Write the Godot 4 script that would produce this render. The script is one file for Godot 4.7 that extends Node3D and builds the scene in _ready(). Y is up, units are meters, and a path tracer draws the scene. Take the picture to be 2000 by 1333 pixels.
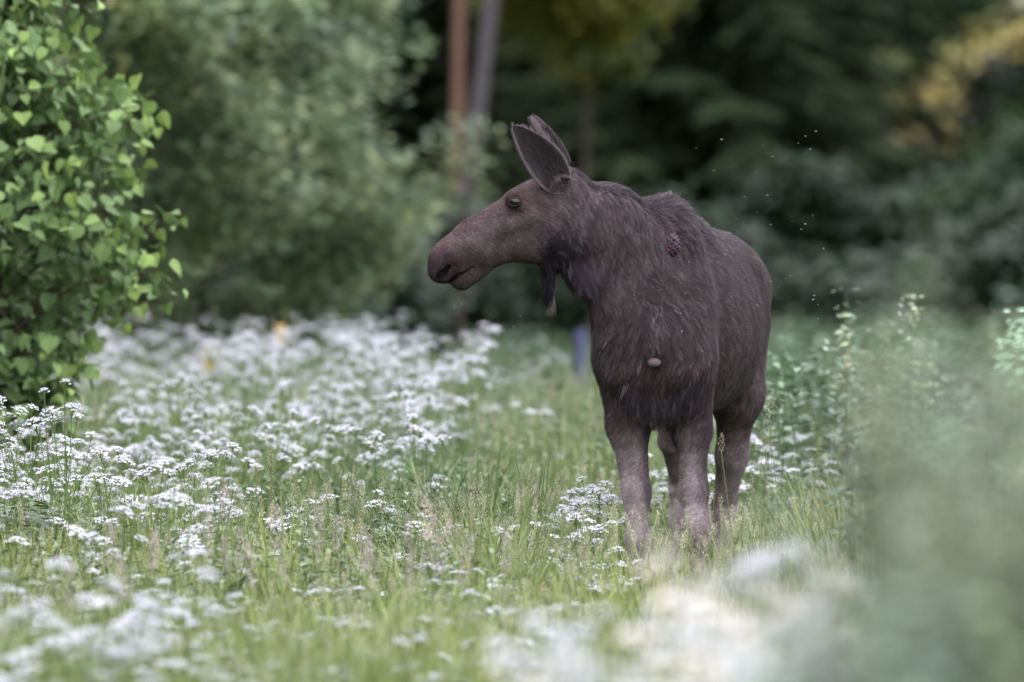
extends Node3D

const GREEN_SEED := 41
var rng := RandomNumberGenerator.new()
var taken := {}


# ---------------------------------------------------------------- helpers
func numbered(called: String) -> String:
	if not taken.has(called):
		taken[called] = 0
		return called
	taken[called] += 1
	return "%s_%03d" % [called, taken[called]]


func tag(o: Node, label: String, category: String, group := "") -> Node:
	o.set_meta("label", label)
	o.set_meta("category", category)
	if group:
		o.set_meta("group", group)
	return o


func thing(called: String, label: String, category: String, at := Vector3.ZERO, turn := 0.0, group := "") -> Node3D:
	var o := Node3D.new()
	o.name = numbered(called)
	add_child(o)
	o.position = at
	o.rotation.y = turn
	tag(o, label, category, group)
	return o


func spot(at: Vector3) -> String:   # where in the photograph a point is seen, in words
	var d := -at.z
	return "%s percent across and %s down the picture" % [spelled(clampf(50.0 + 960.0 * at.x / d, 0, 99)), spelled(clampf(31.4 + 1440.0 * (1.7 - at.y) / d, 0, 99))]


func spelled(x: float) -> String:
	var n := roundi(x)
	var small := "zero one two three four five six seven eight nine ten eleven twelve thirteen fourteen fifteen sixteen seventeen eighteen nineteen".split(" ")
	if n < 20:
		return small[n]
	return "twenty thirty forty fifty sixty seventy eighty ninety".split(" ")[n / 10 - 2] + ("-" + small[n % 10] if n % 10 else "")


func part(called: String, m: Mesh, mat: Material, parent: Node) -> MeshInstance3D:
	var o := MeshInstance3D.new()
	o.name = called if parent != self else numbered(called)
	o.mesh = m
	o.material_override = mat
	parent.add_child(o, true)
	return o


func many(called: String, m: Mesh, mat: Material, parent: Node, where: Array, tints: Array) -> MultiMeshInstance3D:
	var mm := MultiMesh.new()
	mm.transform_format = MultiMesh.TRANSFORM_3D
	mm.use_colors = true
	mm.mesh = m
	mm.instance_count = where.size()
	for i in where.size():
		mm.set_instance_transform(i, where[i])
		mm.set_instance_color(i, tints[i])
	var o := MultiMeshInstance3D.new()
	o.name = called if parent != self else numbered(called)
	o.multimesh = mm
	o.material_override = mat
	o.set_meta("kind", "stuff")
	parent.add_child(o, true)
	return o


func matte(c: Color, rough := 0.9, through := 0.0, spec := 0.3) -> StandardMaterial3D:
	var m := StandardMaterial3D.new()
	m.albedo_color = c.linear_to_srgb()
	m.roughness = rough
	m.metallic_specular = spec
	m.vertex_color_use_as_albedo = true
	m.cull_mode = BaseMaterial3D.CULL_DISABLED
	if through > 0.0:
		m.backlight_enabled = true
		m.backlight = Color(through, through, through)
	return m


func mix3(a: Color, b: Color, t: float) -> Color:
	return a.lerp(b, clampf(t, 0.0, 1.0))


func rnd(a: float, b: float) -> float:
	return rng.randf_range(a, b)


func shade(c: Color, amount: float) -> Color:
	var k := 1.0 + rnd(-amount, amount)
	return Color(c.r * k, c.g * k, c.b * k)


class Shape:   # collects triangles with vertex colours
	var v := PackedVector3Array()
	var c := PackedColorArray()
	var n := PackedVector3Array()

	func tri(p: Vector3, q: Vector3, r: Vector3, col: Color) -> void:
		var nn := (r - p).cross(q - p).normalized()
		v.append_array([p, q, r])
		c.append_array([col, col, col])
		n.append_array([nn, nn, nn])

	func quad(p: Vector3, q: Vector3, r: Vector3, s: Vector3, col: Color) -> void:
		tri(p, q, r, col)
		tri(p, r, s, col)

	func tube(pts: Array, radii: Array, sides: int, col: Color, cap := true) -> void:
		var rings := []
		var norms := []
		for i in pts.size():
			var t: Vector3 = (pts[mini(i + 1, pts.size() - 1)] - pts[maxi(i - 1, 0)]).normalized()
			var s := t.cross(Vector3(0.31, 0.2, 0.93)).normalized()
			if absf(t.dot(Vector3(0.31, 0.2, 0.93))) > 0.95:
				s = t.cross(Vector3.RIGHT).normalized()
			var u := s.cross(t)
			var ring := []
			var nr := []
			for k in sides:
				var a := TAU * k / sides
				var d := s * cos(a) + u * sin(a)
				nr.append(d)
				ring.append(pts[i] + d * radii[i])
			rings.append(ring)
			norms.append(nr)
		for i in pts.size() - 1:
			for k in sides:
				var l := (k + 1) % sides
				for e in [[i, k], [i + 1, l], [i + 1, k], [i, k], [i, l], [i + 1, l]]:
					v.append(rings[e[0]][e[1]])
					n.append(norms[e[0]][e[1]])
					c.append(col)
		if cap:
			for k in range(1, sides - 1):
				tri(rings[-1][0], rings[-1][k], rings[-1][k + 1], col)

	func ball(at: Vector3, r: Vector3, rows: int, cols: int, col: Color, bump := 0.0, noise: FastNoiseLite = null) -> void:
		var grid := []
		for i in rows + 1:
			var line := []
			for j in cols:
				var th := PI * i / rows
				var ph := TAU * j / cols
				var d := Vector3(sin(th) * cos(ph), cos(th), sin(th) * sin(ph))
				var k := 1.0 + (bump * noise.get_noise_3dv(d * 100.0 + at * 50.0) if noise else 0.0)
				line.append(at + d * r * k)
			grid.append(line)
		for i in rows:
			for j in cols:
				var l := (j + 1) % cols
				for e in [[i, j], [i + 1, l], [i, l], [i, j], [i + 1, j], [i + 1, l]]:
					var p: Vector3 = grid[e[0]][e[1]]
					v.append(p)
					n.append(((p - at) / (r * r)).normalized())
					c.append(col)

	func add(o: Shape, t: Transform3D, tint := Color.WHITE) -> void:
		for i in o.v.size():
			v.append(t * o.v[i])
			n.append((t.basis * o.n[i]).normalized())
			c.append(o.c[i] * tint)

	func mesh() -> ArrayMesh:
		var arrays := []
		arrays.resize(Mesh.ARRAY_MAX)
		arrays[Mesh.ARRAY_VERTEX] = v
		arrays[Mesh.ARRAY_NORMAL] = n
		arrays[Mesh.ARRAY_COLOR] = c
		var m := ArrayMesh.new()
		m.add_surface_from_arrays(Mesh.PRIMITIVE_TRIANGLES, arrays)
		return m


# ---------------------------------------------------------------- the body of an animal: tapered bones joined by a smooth minimum, meshed as surface nets
class Field:
	var a := PackedVector3Array()
	var ba := PackedVector3Array()
	var ax := PackedVector3Array()
	var inv := PackedFloat32Array()
	var bb := PackedFloat32Array()
	var ra := PackedFloat32Array()
	var dr := PackedFloat32Array()
	var k := PackedFloat32Array()
	var kind := []
	var cut := []

	func add(called: String, p: Vector3, q: Vector3, r0: float, r1: float, s: float, blend: float, axis: Vector3, is_cut := false) -> void:
		var i := 1.0 / s - 1.0
		var d := q - p
		d += axis * (d.dot(axis) * i)
		a.append(p); ba.append(d); ax.append(axis); inv.append(i); bb.append(maxf(d.dot(d), 1e-9))
		ra.append(r0); dr.append(r1 - r0); k.append(blend); kind.append(called); cut.append(is_cut)

	func one(i: int, p: Vector3) -> float:
		var q := p - a[i]
		q += ax[i] * (q.dot(ax[i]) * inv[i])
		var d := ba[i]
		var t := clampf(q.dot(d) / bb[i], 0.0, 1.0)
		return (q - d * t).length() - ra[i] - dr[i] * t

	func value(p: Vector3, list: PackedInt32Array) -> float:
		var d := 9.0
		for i in list:
			var e := one(i, p)
			var kk := k[i]
			if cut[i]:
				e = -e
				var h := maxf(kk - absf(d - e), 0.0) / kk
				d = maxf(d, e) + h * h * kk * 0.25
			else:
				var h := maxf(kk - absf(d - e), 0.0) / kk
				d = minf(d, e) - h * h * kk * 0.25
		return d

	func everything() -> PackedInt32Array:
		return PackedInt32Array(range(a.size()))

	func front(x: float, y: float, z: float) -> Vector3:   # the first surface met going towards -z
		var all := everything()
		var at := Vector3(x, y, z)
		for i in 400:
			var d := value(at, all)
			if d < 0.0004:
				break
			at.z -= maxf(d * 0.45, 0.0004)
		return at

	func nets(lo: Vector3, hi: Vector3, cell: float, plane: Plane, keep: float, slack: float, into: Dictionary) -> void:
		var N := 6
		var M := N + 1
		var size := N * cell
		var nb := Vector3i(((hi - lo) / size).ceil())
		var verts := {}
		var quads := PackedInt64Array()
		var W := 4096
		var all := everything()
		var reach := size * 0.87 * 1.7
		var first: int = into.v.size()
		var grid := PackedFloat32Array()
		grid.resize(M * M * M)
		for bz in nb.z:
			for by in nb.y:
				for bx in nb.x:
					var corner := lo + Vector3(bx, by, bz) * size
					var mid := corner + Vector3.ONE * size * 0.5
					if keep * plane.distance_to(mid) < -size:
						continue
					var ds := PackedFloat32Array()
					var least := 9.0
					for i in all:
						var d := one(i, mid)
						ds.append(d)
						if not cut[i]:
							least = minf(least, d)
					if least > reach + 0.12 or least < -reach * 1.5 - 0.05:
						continue
					if absf(value(mid, all)) > reach:
						continue
					var act := PackedInt32Array()
					for i in all:
						if ds[i] - maxf(least, -reach) < 2.0 * reach + k[i]:
							act.append(i)
					var g := 0
					for z in M:
						for y in M:
							for x in M:
								grid[g] = value(corner + Vector3(x, y, z) * cell, act)
								g += 1
					for z in N:
						for y in N:
							for x in N:
								var o := x + M * (y + M * z)
								var d0 := grid[o]
								var s0 := d0 < 0.0
								var d1 := grid[o + 1]
								var d2 := grid[o + M]
								var d4 := grid[o + M * M]
								var d3 := grid[o + M + 1]
								var d5 := grid[o + M * M + 1]
								var d6 := grid[o + M * M + M]
								var d7 := grid[o + M * M + M + 1]
								if s0:
									if d1 < 0.0 and d2 < 0.0 and d3 < 0.0 and d4 < 0.0 and d5 < 0.0 and d6 < 0.0 and d7 < 0.0:
										continue
								elif d1 >= 0.0 and d2 >= 0.0 and d3 >= 0.0 and d4 >= 0.0 and d5 >= 0.0 and d6 >= 0.0 and d7 >= 0.0:
									continue
								var sum := Vector3.ZERO
								var cnt := 0
								if s0 != (d1 < 0.0):
									sum += Vector3(d0 / (d0 - d1), 0, 0); cnt += 1
								if (d2 < 0.0) != (d3 < 0.0):
									sum += Vector3(d2 / (d2 - d3), 1, 0); cnt += 1
								if (d4 < 0.0) != (d5 < 0.0):
									sum += Vector3(d4 / (d4 - d5), 0, 1); cnt += 1
								if (d6 < 0.0) != (d7 < 0.0):
									sum += Vector3(d6 / (d6 - d7), 1, 1); cnt += 1
								if s0 != (d2 < 0.0):
									sum += Vector3(0, d0 / (d0 - d2), 0); cnt += 1
								if (d1 < 0.0) != (d3 < 0.0):
									sum += Vector3(1, d1 / (d1 - d3), 0); cnt += 1
								if (d4 < 0.0) != (d6 < 0.0):
									sum += Vector3(0, d4 / (d4 - d6), 1); cnt += 1
								if (d5 < 0.0) != (d7 < 0.0):
									sum += Vector3(1, d5 / (d5 - d7), 1); cnt += 1
								if s0 != (d4 < 0.0):
									sum += Vector3(0, 0, d0 / (d0 - d4)); cnt += 1
								if (d1 < 0.0) != (d5 < 0.0):
									sum += Vector3(1, 0, d1 / (d1 - d5)); cnt += 1
								if (d2 < 0.0) != (d6 < 0.0):
									sum += Vector3(0, 1, d2 / (d2 - d6)); cnt += 1
								if (d3 < 0.0) != (d7 < 0.0):
									sum += Vector3(1, 1, d3 / (d3 - d7)); cnt += 1
								var p := corner + (Vector3(x, y, z) + sum / cnt) * cell
								var id := (bx * N + x) + W * ((by * N + y) + W * (bz * N + z))
								verts[id] = into.v.size()
								into.v.append(p)
								into.act.append(act)
								if s0 != (d1 < 0.0):
									quads.append(id * 8 + (0 if s0 else 1))
								if s0 != (d2 < 0.0):
									quads.append(id * 8 + 2 + (0 if s0 else 1))
								if s0 != (d4 < 0.0):
									quads.append(id * 8 + 4 + (0 if s0 else 1))
		var steps := [[W, W * W], [W * W, 1], [1, W]]
		for q in quads:
			var id := q >> 3
			var way := (q & 7) >> 1
			var u: int = steps[way][0]
			var w: int = steps[way][1]
			var i0 = verts.get(id)
			var i1 = verts.get(id - u)
			var i2 = verts.get(id - u - w)
			var i3 = verts.get(id - w)
			if i0 == null or i1 == null or i2 == null or i3 == null:
				continue
			if keep * plane.distance_to(into.v[i0]) < -slack:
				continue
			if q & 1:
				into.i.append_array([i0, i1, i2, i0, i2, i3])
			else:
				into.i.append_array([i0, i2, i1, i0, i3, i2])


func _ready() -> void:
	rng.seed = GREEN_SEED
	build_camera_and_sky()
	build_ground()
	build_forest()
	build_bushes()
	build_moose()
	build_flowers()
	build_grass()
	build_small_things()


func build_camera_and_sky() -> void:
	var cam := Camera3D.new()
	cam.name = "camera"
	add_child(cam)
	cam.position = Vector3(0, 1.7, 0)
	cam.rotation_degrees = Vector3(-0.739, 0, 0)
	var lens := CameraAttributesPhysical.new()
	lens.frustum_focal_length = 345.6
	lens.exposure_aperture = 2.8
	lens.frustum_focus_distance = 39.9
	lens.frustum_near = 0.5
	lens.frustum_far = 900.0
	cam.attributes = lens
	cam.fov = 3.977
	cam.near = 0.5
	cam.far = 900.0
	cam.current = true

	var sky_look := ProceduralSkyMaterial.new()
	sky_look.sky_top_color = Color(0.94, 0.94, 1.0)
	sky_look.sky_horizon_color = Color(0.66, 0.66, 0.68)
	sky_look.sky_curve = 0.4
	sky_look.ground_bottom_color = Color(0.10, 0.12, 0.08)
	sky_look.ground_horizon_color = Color(0.5, 0.52, 0.55)
	var sky := Sky.new()
	sky.sky_material = sky_look
	var env := Environment.new()
	env.background_mode = Environment.BG_SKY
	env.sky = sky
	env.tonemap_mode = Environment.TONE_MAPPER_LINEAR
	env.tonemap_exposure = 6.3
	env.sdfgi_enabled = true
	env.ssao_enabled = true
	env.ssil_enabled = true
	var we := WorldEnvironment.new()
	we.name = "environment"
	we.environment = env
	add_child(we)

	var sun := DirectionalLight3D.new()
	sun.name = "sun"
	add_child(sun)
	sun.look_at_from_position(Vector3.ZERO, Vector3(0.94, -0.25, 0.22), Vector3.UP)
	sun.light_color = Color(1.0, 0.86, 0.62)
	sun.light_energy = 1.4
	sun.light_angular_distance = 0.5
	sun.shadow_enabled = true


# ---------------------------------------------------------------- ground, grass and flowers
# the view is a narrow wedge from the origin along -z: half its width is 0.052 of the depth
func in_wedge(depth: float, a: float, b: float) -> Vector3:   # a point of the ground at that depth, between two slopes across
	return Vector3(rnd(a, b) * depth, ground_height(depth), -depth)


func ground_height(_depth: float) -> float:
	return 0.0


func build_ground() -> void:
	var noise := FastNoiseLite.new()
	noise.seed = 3
	noise.frequency = 0.02
	noise.fractal_octaves = 5
	var ramp := Gradient.new()
	ramp.offsets = PackedFloat32Array([0.25, 0.5, 0.75])
	ramp.colors = PackedColorArray([Color(0.17, 0.16, 0.09), Color(0.22, 0.26, 0.11), Color(0.27, 0.31, 0.14)])
	var tex := NoiseTexture2D.new()
	tex.width = 512
	tex.height = 512
	tex.seamless = true
	tex.noise = noise
	tex.color_ramp = ramp
	var m := StandardMaterial3D.new()
	m.albedo_texture = tex
	m.uv1_triplanar = true
	m.uv1_world_triplanar = true
	m.uv1_scale = Vector3(0.31, 0.31, 0.31)
	m.roughness = 1.0
	m.metallic_specular = 0.1
	var plane := PlaneMesh.new()
	plane.size = Vector2(900, 900)
	plane.subdivide_width = 30
	plane.subdivide_depth = 30
	var o := part("ground", plane, m, self)
	o.position = Vector3(0, 0, -100)
	o.set_meta("kind", "structure")


func blade(s: Shape, at: Vector3, lean: Vector3, height: float, width: float, col: Color, turn: float) -> void:
	var side := Vector3(cos(turn), 0, sin(turn)) * width
	var p0 := at
	var p1 := at + Vector3(0, height * 0.5, 0) + lean * 0.22
	var p2 := at + Vector3(0, height * 0.82, 0) + lean * 0.58
	var p3 := at + Vector3(0, height * 0.98, 0) + lean
	s.quad(p0 - side, p0 + side, p1 + side * 0.85, p1 - side * 0.85, col)
	s.quad(p1 - side * 0.85, p1 + side * 0.85, p2 + side * 0.5, p2 - side * 0.5, col)
	s.tri(p2 - side * 0.5, p2 + side * 0.5, p3, col)


func grass_tuft(blades: int, spread: float, thin: float) -> ArrayMesh:
	var s := Shape.new()
	for i in blades:
		var a := rnd(0, TAU)
		var at := Vector3(cos(a), 0, sin(a)) * spread * sqrt(rng.randf())
		var lean := Vector3(cos(a + rnd(-0.8, 0.8)), 0, sin(a + rnd(-0.8, 0.8))) * rnd(0.05, 0.42)
		var k := exp(rng.randfn(0.0, 0.28))
		var col := Color(k * rnd(0.9, 1.12), k, k * rnd(0.75, 1.1))
		if rng.randf() < 0.1:
			col = Color(2.0, 1.35, 1.9)   # a dry straw
		blade(s, at, lean, rnd(0.45, 1.0), thin * rnd(0.6, 1.3), col, rnd(0, TAU))
	return s.mesh()


func build_grass() -> void:
	var height := FastNoiseLite.new()
	height.seed = 12
	height.frequency = 0.35
	var kinds := [grass_tuft(16, 0.18, 0.0050), grass_tuft(18, 0.2, 0.0038), grass_tuft(11, 0.16, 0.0075)]
	var where := [[], [], []]
	var tints := [[], [], []]
	# depth from, to, tufts per square metre, height
	for zone in [[15.0, 24.0, 30, 0.32], [24.0, 31.0, 70, 0.24], [31.0, 37.0, 140, 0.24], [37.0, 47.0, 130, 0.33], [47.0, 62.0, 100, 0.36], [62.0, 112.0, 26, 0.40]]:
		var a: float = zone[0]
		var b: float = zone[1]
		var area := 0.062 * (b * b - a * a) + 2.4 * (b - a)
		for i in int(area * zone[2]):
			var d := sqrt(rnd(a * a, b * b))
			var x := rnd(-1, 1) * (0.062 * d + 1.2)
			var h: float = zone[3] * (1.0 + 0.8 * height.get_noise_2d(x * 2.5, d * 1.6)) * rnd(0.6, 1.4)
			h *= 1.0 + 0.22 * smoothstep(0.0, 0.03, -x / d) * smoothstep(40.0, 43.0, d)
			if absf(x - 0.7) < 0.6 and d > 36.0 and d < 42.5:
				h *= 0.55   # trodden and grazed round the moose
			var k := rng.randi_range(0, 2)
			where[k].append(Transform3D(Basis(Vector3.UP, rnd(0, TAU)).scaled(Vector3(1, 1, 1) * h / 0.8 * Vector3(1.1, 1, 1.1)), Vector3(x, ground_height(d), -d)))
			var warm := clampf(0.5 + 0.9 * height.get_noise_2d(x * 1.2 + 40.0, d * 0.8) + (0.25 if d < 41.0 else -0.25), 0, 1)
			var c := Color(0.094, 0.154, 0.056).lerp(Color(0.220, 0.262, 0.082), warm)
			tints[k].append(shade(c, 0.22))
	var leaf := matte(Color.WHITE, 0.5, 0.45, 0.35)
	var o := Node3D.new()
	o.name = "meadow_grass"
	add_child(o)
	tag(o, "fresh green meadow grass standing knee high round the moose and the flowers", "grass")
	o.set_meta("kind", "stuff")
	for k in 3:
		many("blades", kinds[k], leaf, o, where[k], tints[k])
	# pale flowering stalks that stand over the blades
	var stalk := Shape.new()
	for i in 5:
		var a := i * 2.4
		var foot := Vector3(cos(a), 0, sin(a)) * 0.09 * sqrt(i + 0.3)
		var top := foot + Vector3(rnd(-0.12, 0.12), rnd(0.75, 1.0), rnd(-0.12, 0.12))
		var mid := foot.lerp(top, 0.55) + Vector3(rnd(-0.02, 0.02), 0, rnd(-0.02, 0.02))
		stalk.tube([foot, mid, top], [0.0026, 0.0021, 0.0015], 3, Color(0.75, 0.9, 0.5), false)
		var up := (top - mid).normalized()
		for j in 16:
			var f := j / 16.0
			var p := top + up * 0.11 * (f - 0.3)
			var out := Vector3(cos(j * 2.4), 0.5, sin(j * 2.4)) * (0.004 + 0.010 * sin(PI * f))
			var side := Vector3(rnd(-1, 1), rnd(-1, 1), rnd(-1, 1)).normalized() * 0.0028
			stalk.quad(p, p + out * 0.5 + side, p + out + up * 0.012, p + out * 0.5 - side, Color(1.15, 1.05, 0.85))
	var stalk_at := []
	var stalk_tint := []
	for zone in [[26.0, 31.0, 4.0, 0.42], [31.0, 37.0, 12.0, 0.38], [37.0, 47.0, 16.0, 0.46], [47.0, 64.0, 7.0, 0.62], [64.0, 100.0, 2.5, 0.6]]:
		var a: float = zone[0]
		var b: float = zone[1]
		for i in int((0.062 * (b * b - a * a) + 2.4 * (b - a)) * zone[2]):
			var d := sqrt(rnd(a * a, b * b))
			var x := rnd(-1, 1) * (0.062 * d + 1.2)
			var h: float = zone[3] * rnd(0.75, 1.2)
			stalk_at.append(Transform3D(Basis(Vector3.UP, rnd(0, TAU)).scaled(Vector3(1, h, 1)), Vector3(x, 0, -d)))
			stalk_tint.append(shade(Color(0.27, 0.27, 0.19), 0.35))
	# leafy herb stems that tangle with the grass
	var herb := Shape.new()
	herb.tube([Vector3(0, -0.02, 0), Vector3(0.02, 0.5, 0), Vector3(-0.01, 1.0, 0.02)], [0.003, 0.0025, 0.0015], 4, Color(0.9, 0.9, 0.8), false)
	for i in 22:
		var a := i * 2.4
		var y := 0.12 + 0.86 * i / 22.0
		var at := Vector3(0.01, y, 0)
		var l := 0.13 * (1.1 - 0.75 * y)
		var dir := Vector3(cos(a), rnd(-0.25, 0.7), sin(a)).normalized()
		var side := dir.cross(Vector3.UP).normalized() * l * 0.16
		var mid := at + dir * l * 0.5 + Vector3(0, 0.008, 0)
		herb.quad(at, mid + side, at + dir * l, mid - side, shade(Color.WHITE, 0.25))
	var herb_at := []
	var herb_tint := []
	for i in 1500:
		var d := rnd(36.0, 62.0)
		var f := rnd(-0.06, 0.035)
		if absf(f * d - 0.7) < 0.7 and d < 43.0:
			continue
		herb_at.append(Transform3D(Basis(Vector3.UP, rnd(0, TAU)).scaled(Vector3(1.1, rnd(0.34, 0.62) * (1.0 + 0.3 * smoothstep(42.0, 55.0, d)), 1.1)), Vector3(f * d, 0, -d)))
		herb_tint.append(shade(Color(0.085, 0.135, 0.06), 0.4))
	for zone in [[0.024, 0.046, 45.0, 62.0, 260, 0.75, 1.1], [-0.006, 0.010, 60.0, 80.0, 420, 0.5, 0.85], [0.024, 0.050, 62.0, 80.0, 260, 0.7, 1.0]]:
		for i in zone[4]:
			var d := rnd(zone[2], zone[3])
			var w := rnd(1.6, 2.4)
			var across: float = rnd(zone[0], zone[1])
			if absf(across - 0.0070) < 0.0026 and d < 71.5:
				continue   # the marker post stands in shorter grass
			herb_at.append(Transform3D(Basis(Vector3.UP, rnd(0, TAU)).scaled(Vector3(w, rnd(zone[5], zone[6]), w)), Vector3(across * d, 0, -d)))
			herb_tint.append(shade(Color(0.075, 0.125, 0.06), 0.35))
	many("herb_stems", herb.mesh(), leaf, o, herb_at, herb_tint)
	many("flowering_stalks", stalk.mesh(), leaf, o, stalk_at, stalk_tint)
	print("grass ", where[0].size() * 3)


func umbel(wide: float, dome: float, umbellets: int, florets: int, size: float) -> Shape:   # one flower head, its rays meeting at the origin
	var s := Shape.new()
	for i in umbellets:
		var f := (i + 0.5) / umbellets
		var a := i * 2.39996 + rnd(-0.2, 0.2)
		var r := wide * sqrt(f)
		var top := Vector3(cos(a) * r, dome * (1.0 - f * 0.85) + wide * 0.55 + rnd(-0.003, 0.003), sin(a) * r)
		var side := Vector3(-sin(a), 0, cos(a)) * 0.0011
		s.quad(-side, side, top + side, top - side, Color(0.11, 0.16, 0.05))
		for j in florets:
			var g := (j + 0.5) / florets
			var b := j * 2.39996 + i
			var q := wide * 0.26 * sqrt(g)
			var at := top + Vector3(cos(b) * q, wide * 0.07 * (1.0 - g) + rnd(-0.001, 0.002), sin(b) * q)
			var n := Vector3(cos(b) * sqrt(g) * 0.8 + rnd(-0.4, 0.4) + cos(a) * 0.25, 0.8, sin(b) * sqrt(g) * 0.8 + rnd(-0.4, 0.4) + sin(a) * 0.25).normalized()
			var u := n.cross(Vector3(rnd(-1, 1), 0.1, rnd(-1, 1))).normalized() * size * rnd(0.8, 1.2)
			var w := n.cross(u)
			var k := rnd(0.92, 1.06)
			s.quad(at - u, at - w, at + u, at + w, Color(0.53 * k, 0.52 * k, 0.575 * k) if rng.randf() > 0.06 else Color(0.45, 0.5, 0.3))
	return s


func stalks(tops: Array, fork: float, col: Color, thick: float) -> Shape:   # a stem that forks towards every top
	var s := Shape.new()
	var bend := Vector3(rnd(-0.03, 0.03), 0, rnd(-0.03, 0.03))
	var node := Vector3(0, fork, 0) + bend
	s.tube([Vector3(0, -0.02, 0), Vector3(0, fork * 0.5, 0) + bend * 0.3, node], [thick * 1.3, thick * 1.1, thick], 5, col, false)
	for i in tops.size():
		var t: Vector3 = tops[i]
		var from: Vector3 = node if i % 3 else node * 0.8
		var mid := from.lerp(t, 0.5) + Vector3(t.x, -0.02, t.z) * 0.22
		s.tube([from, mid, t], [thick * 0.7, thick * 0.55, thick * 0.5], 4, col, false)
	return s


func fern_leaf(s: Shape, at: Vector3, dir: Vector3, length: float, col: Color) -> void:
	var side := dir.cross(Vector3.UP).normalized()
	for i in 9:
		var f := i / 9.0
		var p := at + dir * length * f + Vector3(0, 0.25 * length * sin(f * 2.6), 0)
		for sgn in [-1.0, 1.0]:
			var l := length * 0.34 * (1.0 - f) + 0.008
			var t: Vector3 = p + side * sgn * l + dir * l * 0.55 + Vector3(0, rnd(-0.015, 0.01), 0)
			var w := dir * l * 0.24
			s.quad(p - w, p.lerp(t, 0.55) - w * 1.3, t, p.lerp(t, 0.5) + w * 1.2, shade(col, 0.2))


var parsley := []      # each: {height, stem, leaves, tops, umbels}
var white_petals: Material
var stem_look: Material


func make_parsley(height: float, heads: int, spread: float, flat := false) -> Dictionary:
	var tops := []
	for i in heads:
		var a := i * 2.4 + rnd(-0.3, 0.3)
		var r := spread * sqrt((i + 0.3) / heads)
		tops.append(Vector3(cos(a) * r, height * (1.0 - 0.22 * rng.randf() - (0.22 if i == heads - 1 else 0.0)) - 0.05, sin(a) * r))
	var stem := stalks(tops, height * rnd(0.52, 0.64), Color(0.085, 0.13, 0.042), 0.0032)
	var leaves := Shape.new()
	for i in 5:
		var a := rnd(0, TAU)
		fern_leaf(leaves, Vector3(0, height * rnd(0.1, 0.5), 0), Vector3(cos(a), 0.1, sin(a)).normalized(), rnd(0.14, 0.24), Color(0.062, 0.115, 0.035))
	var umbels := []
	var scales := []
	for t in tops:
		umbels.append(rng.randi_range(0, 2) if not flat else rng.randi_range(3, 4))
		scales.append(rnd(0.75, 1.2))
	return {"height": height, "stem": stem, "leaves": leaves, "tops": tops, "umbels": umbels, "scales": scales}


func whole(p: Dictionary, heads: Array) -> ArrayMesh:
	var s := Shape.new()
	s.add(p.stem, Transform3D())
	s.add(p.leaves, Transform3D())
	for i in p.tops.size():
		s.add(heads[p.umbels[i]], Transform3D(Basis.from_euler(Vector3(rnd(-0.4, 0.4), i * 1.3, rnd(-0.4, 0.4))).scaled(Vector3.ONE * p.scales[i]), p.tops[i]))
	return s.mesh()


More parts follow.
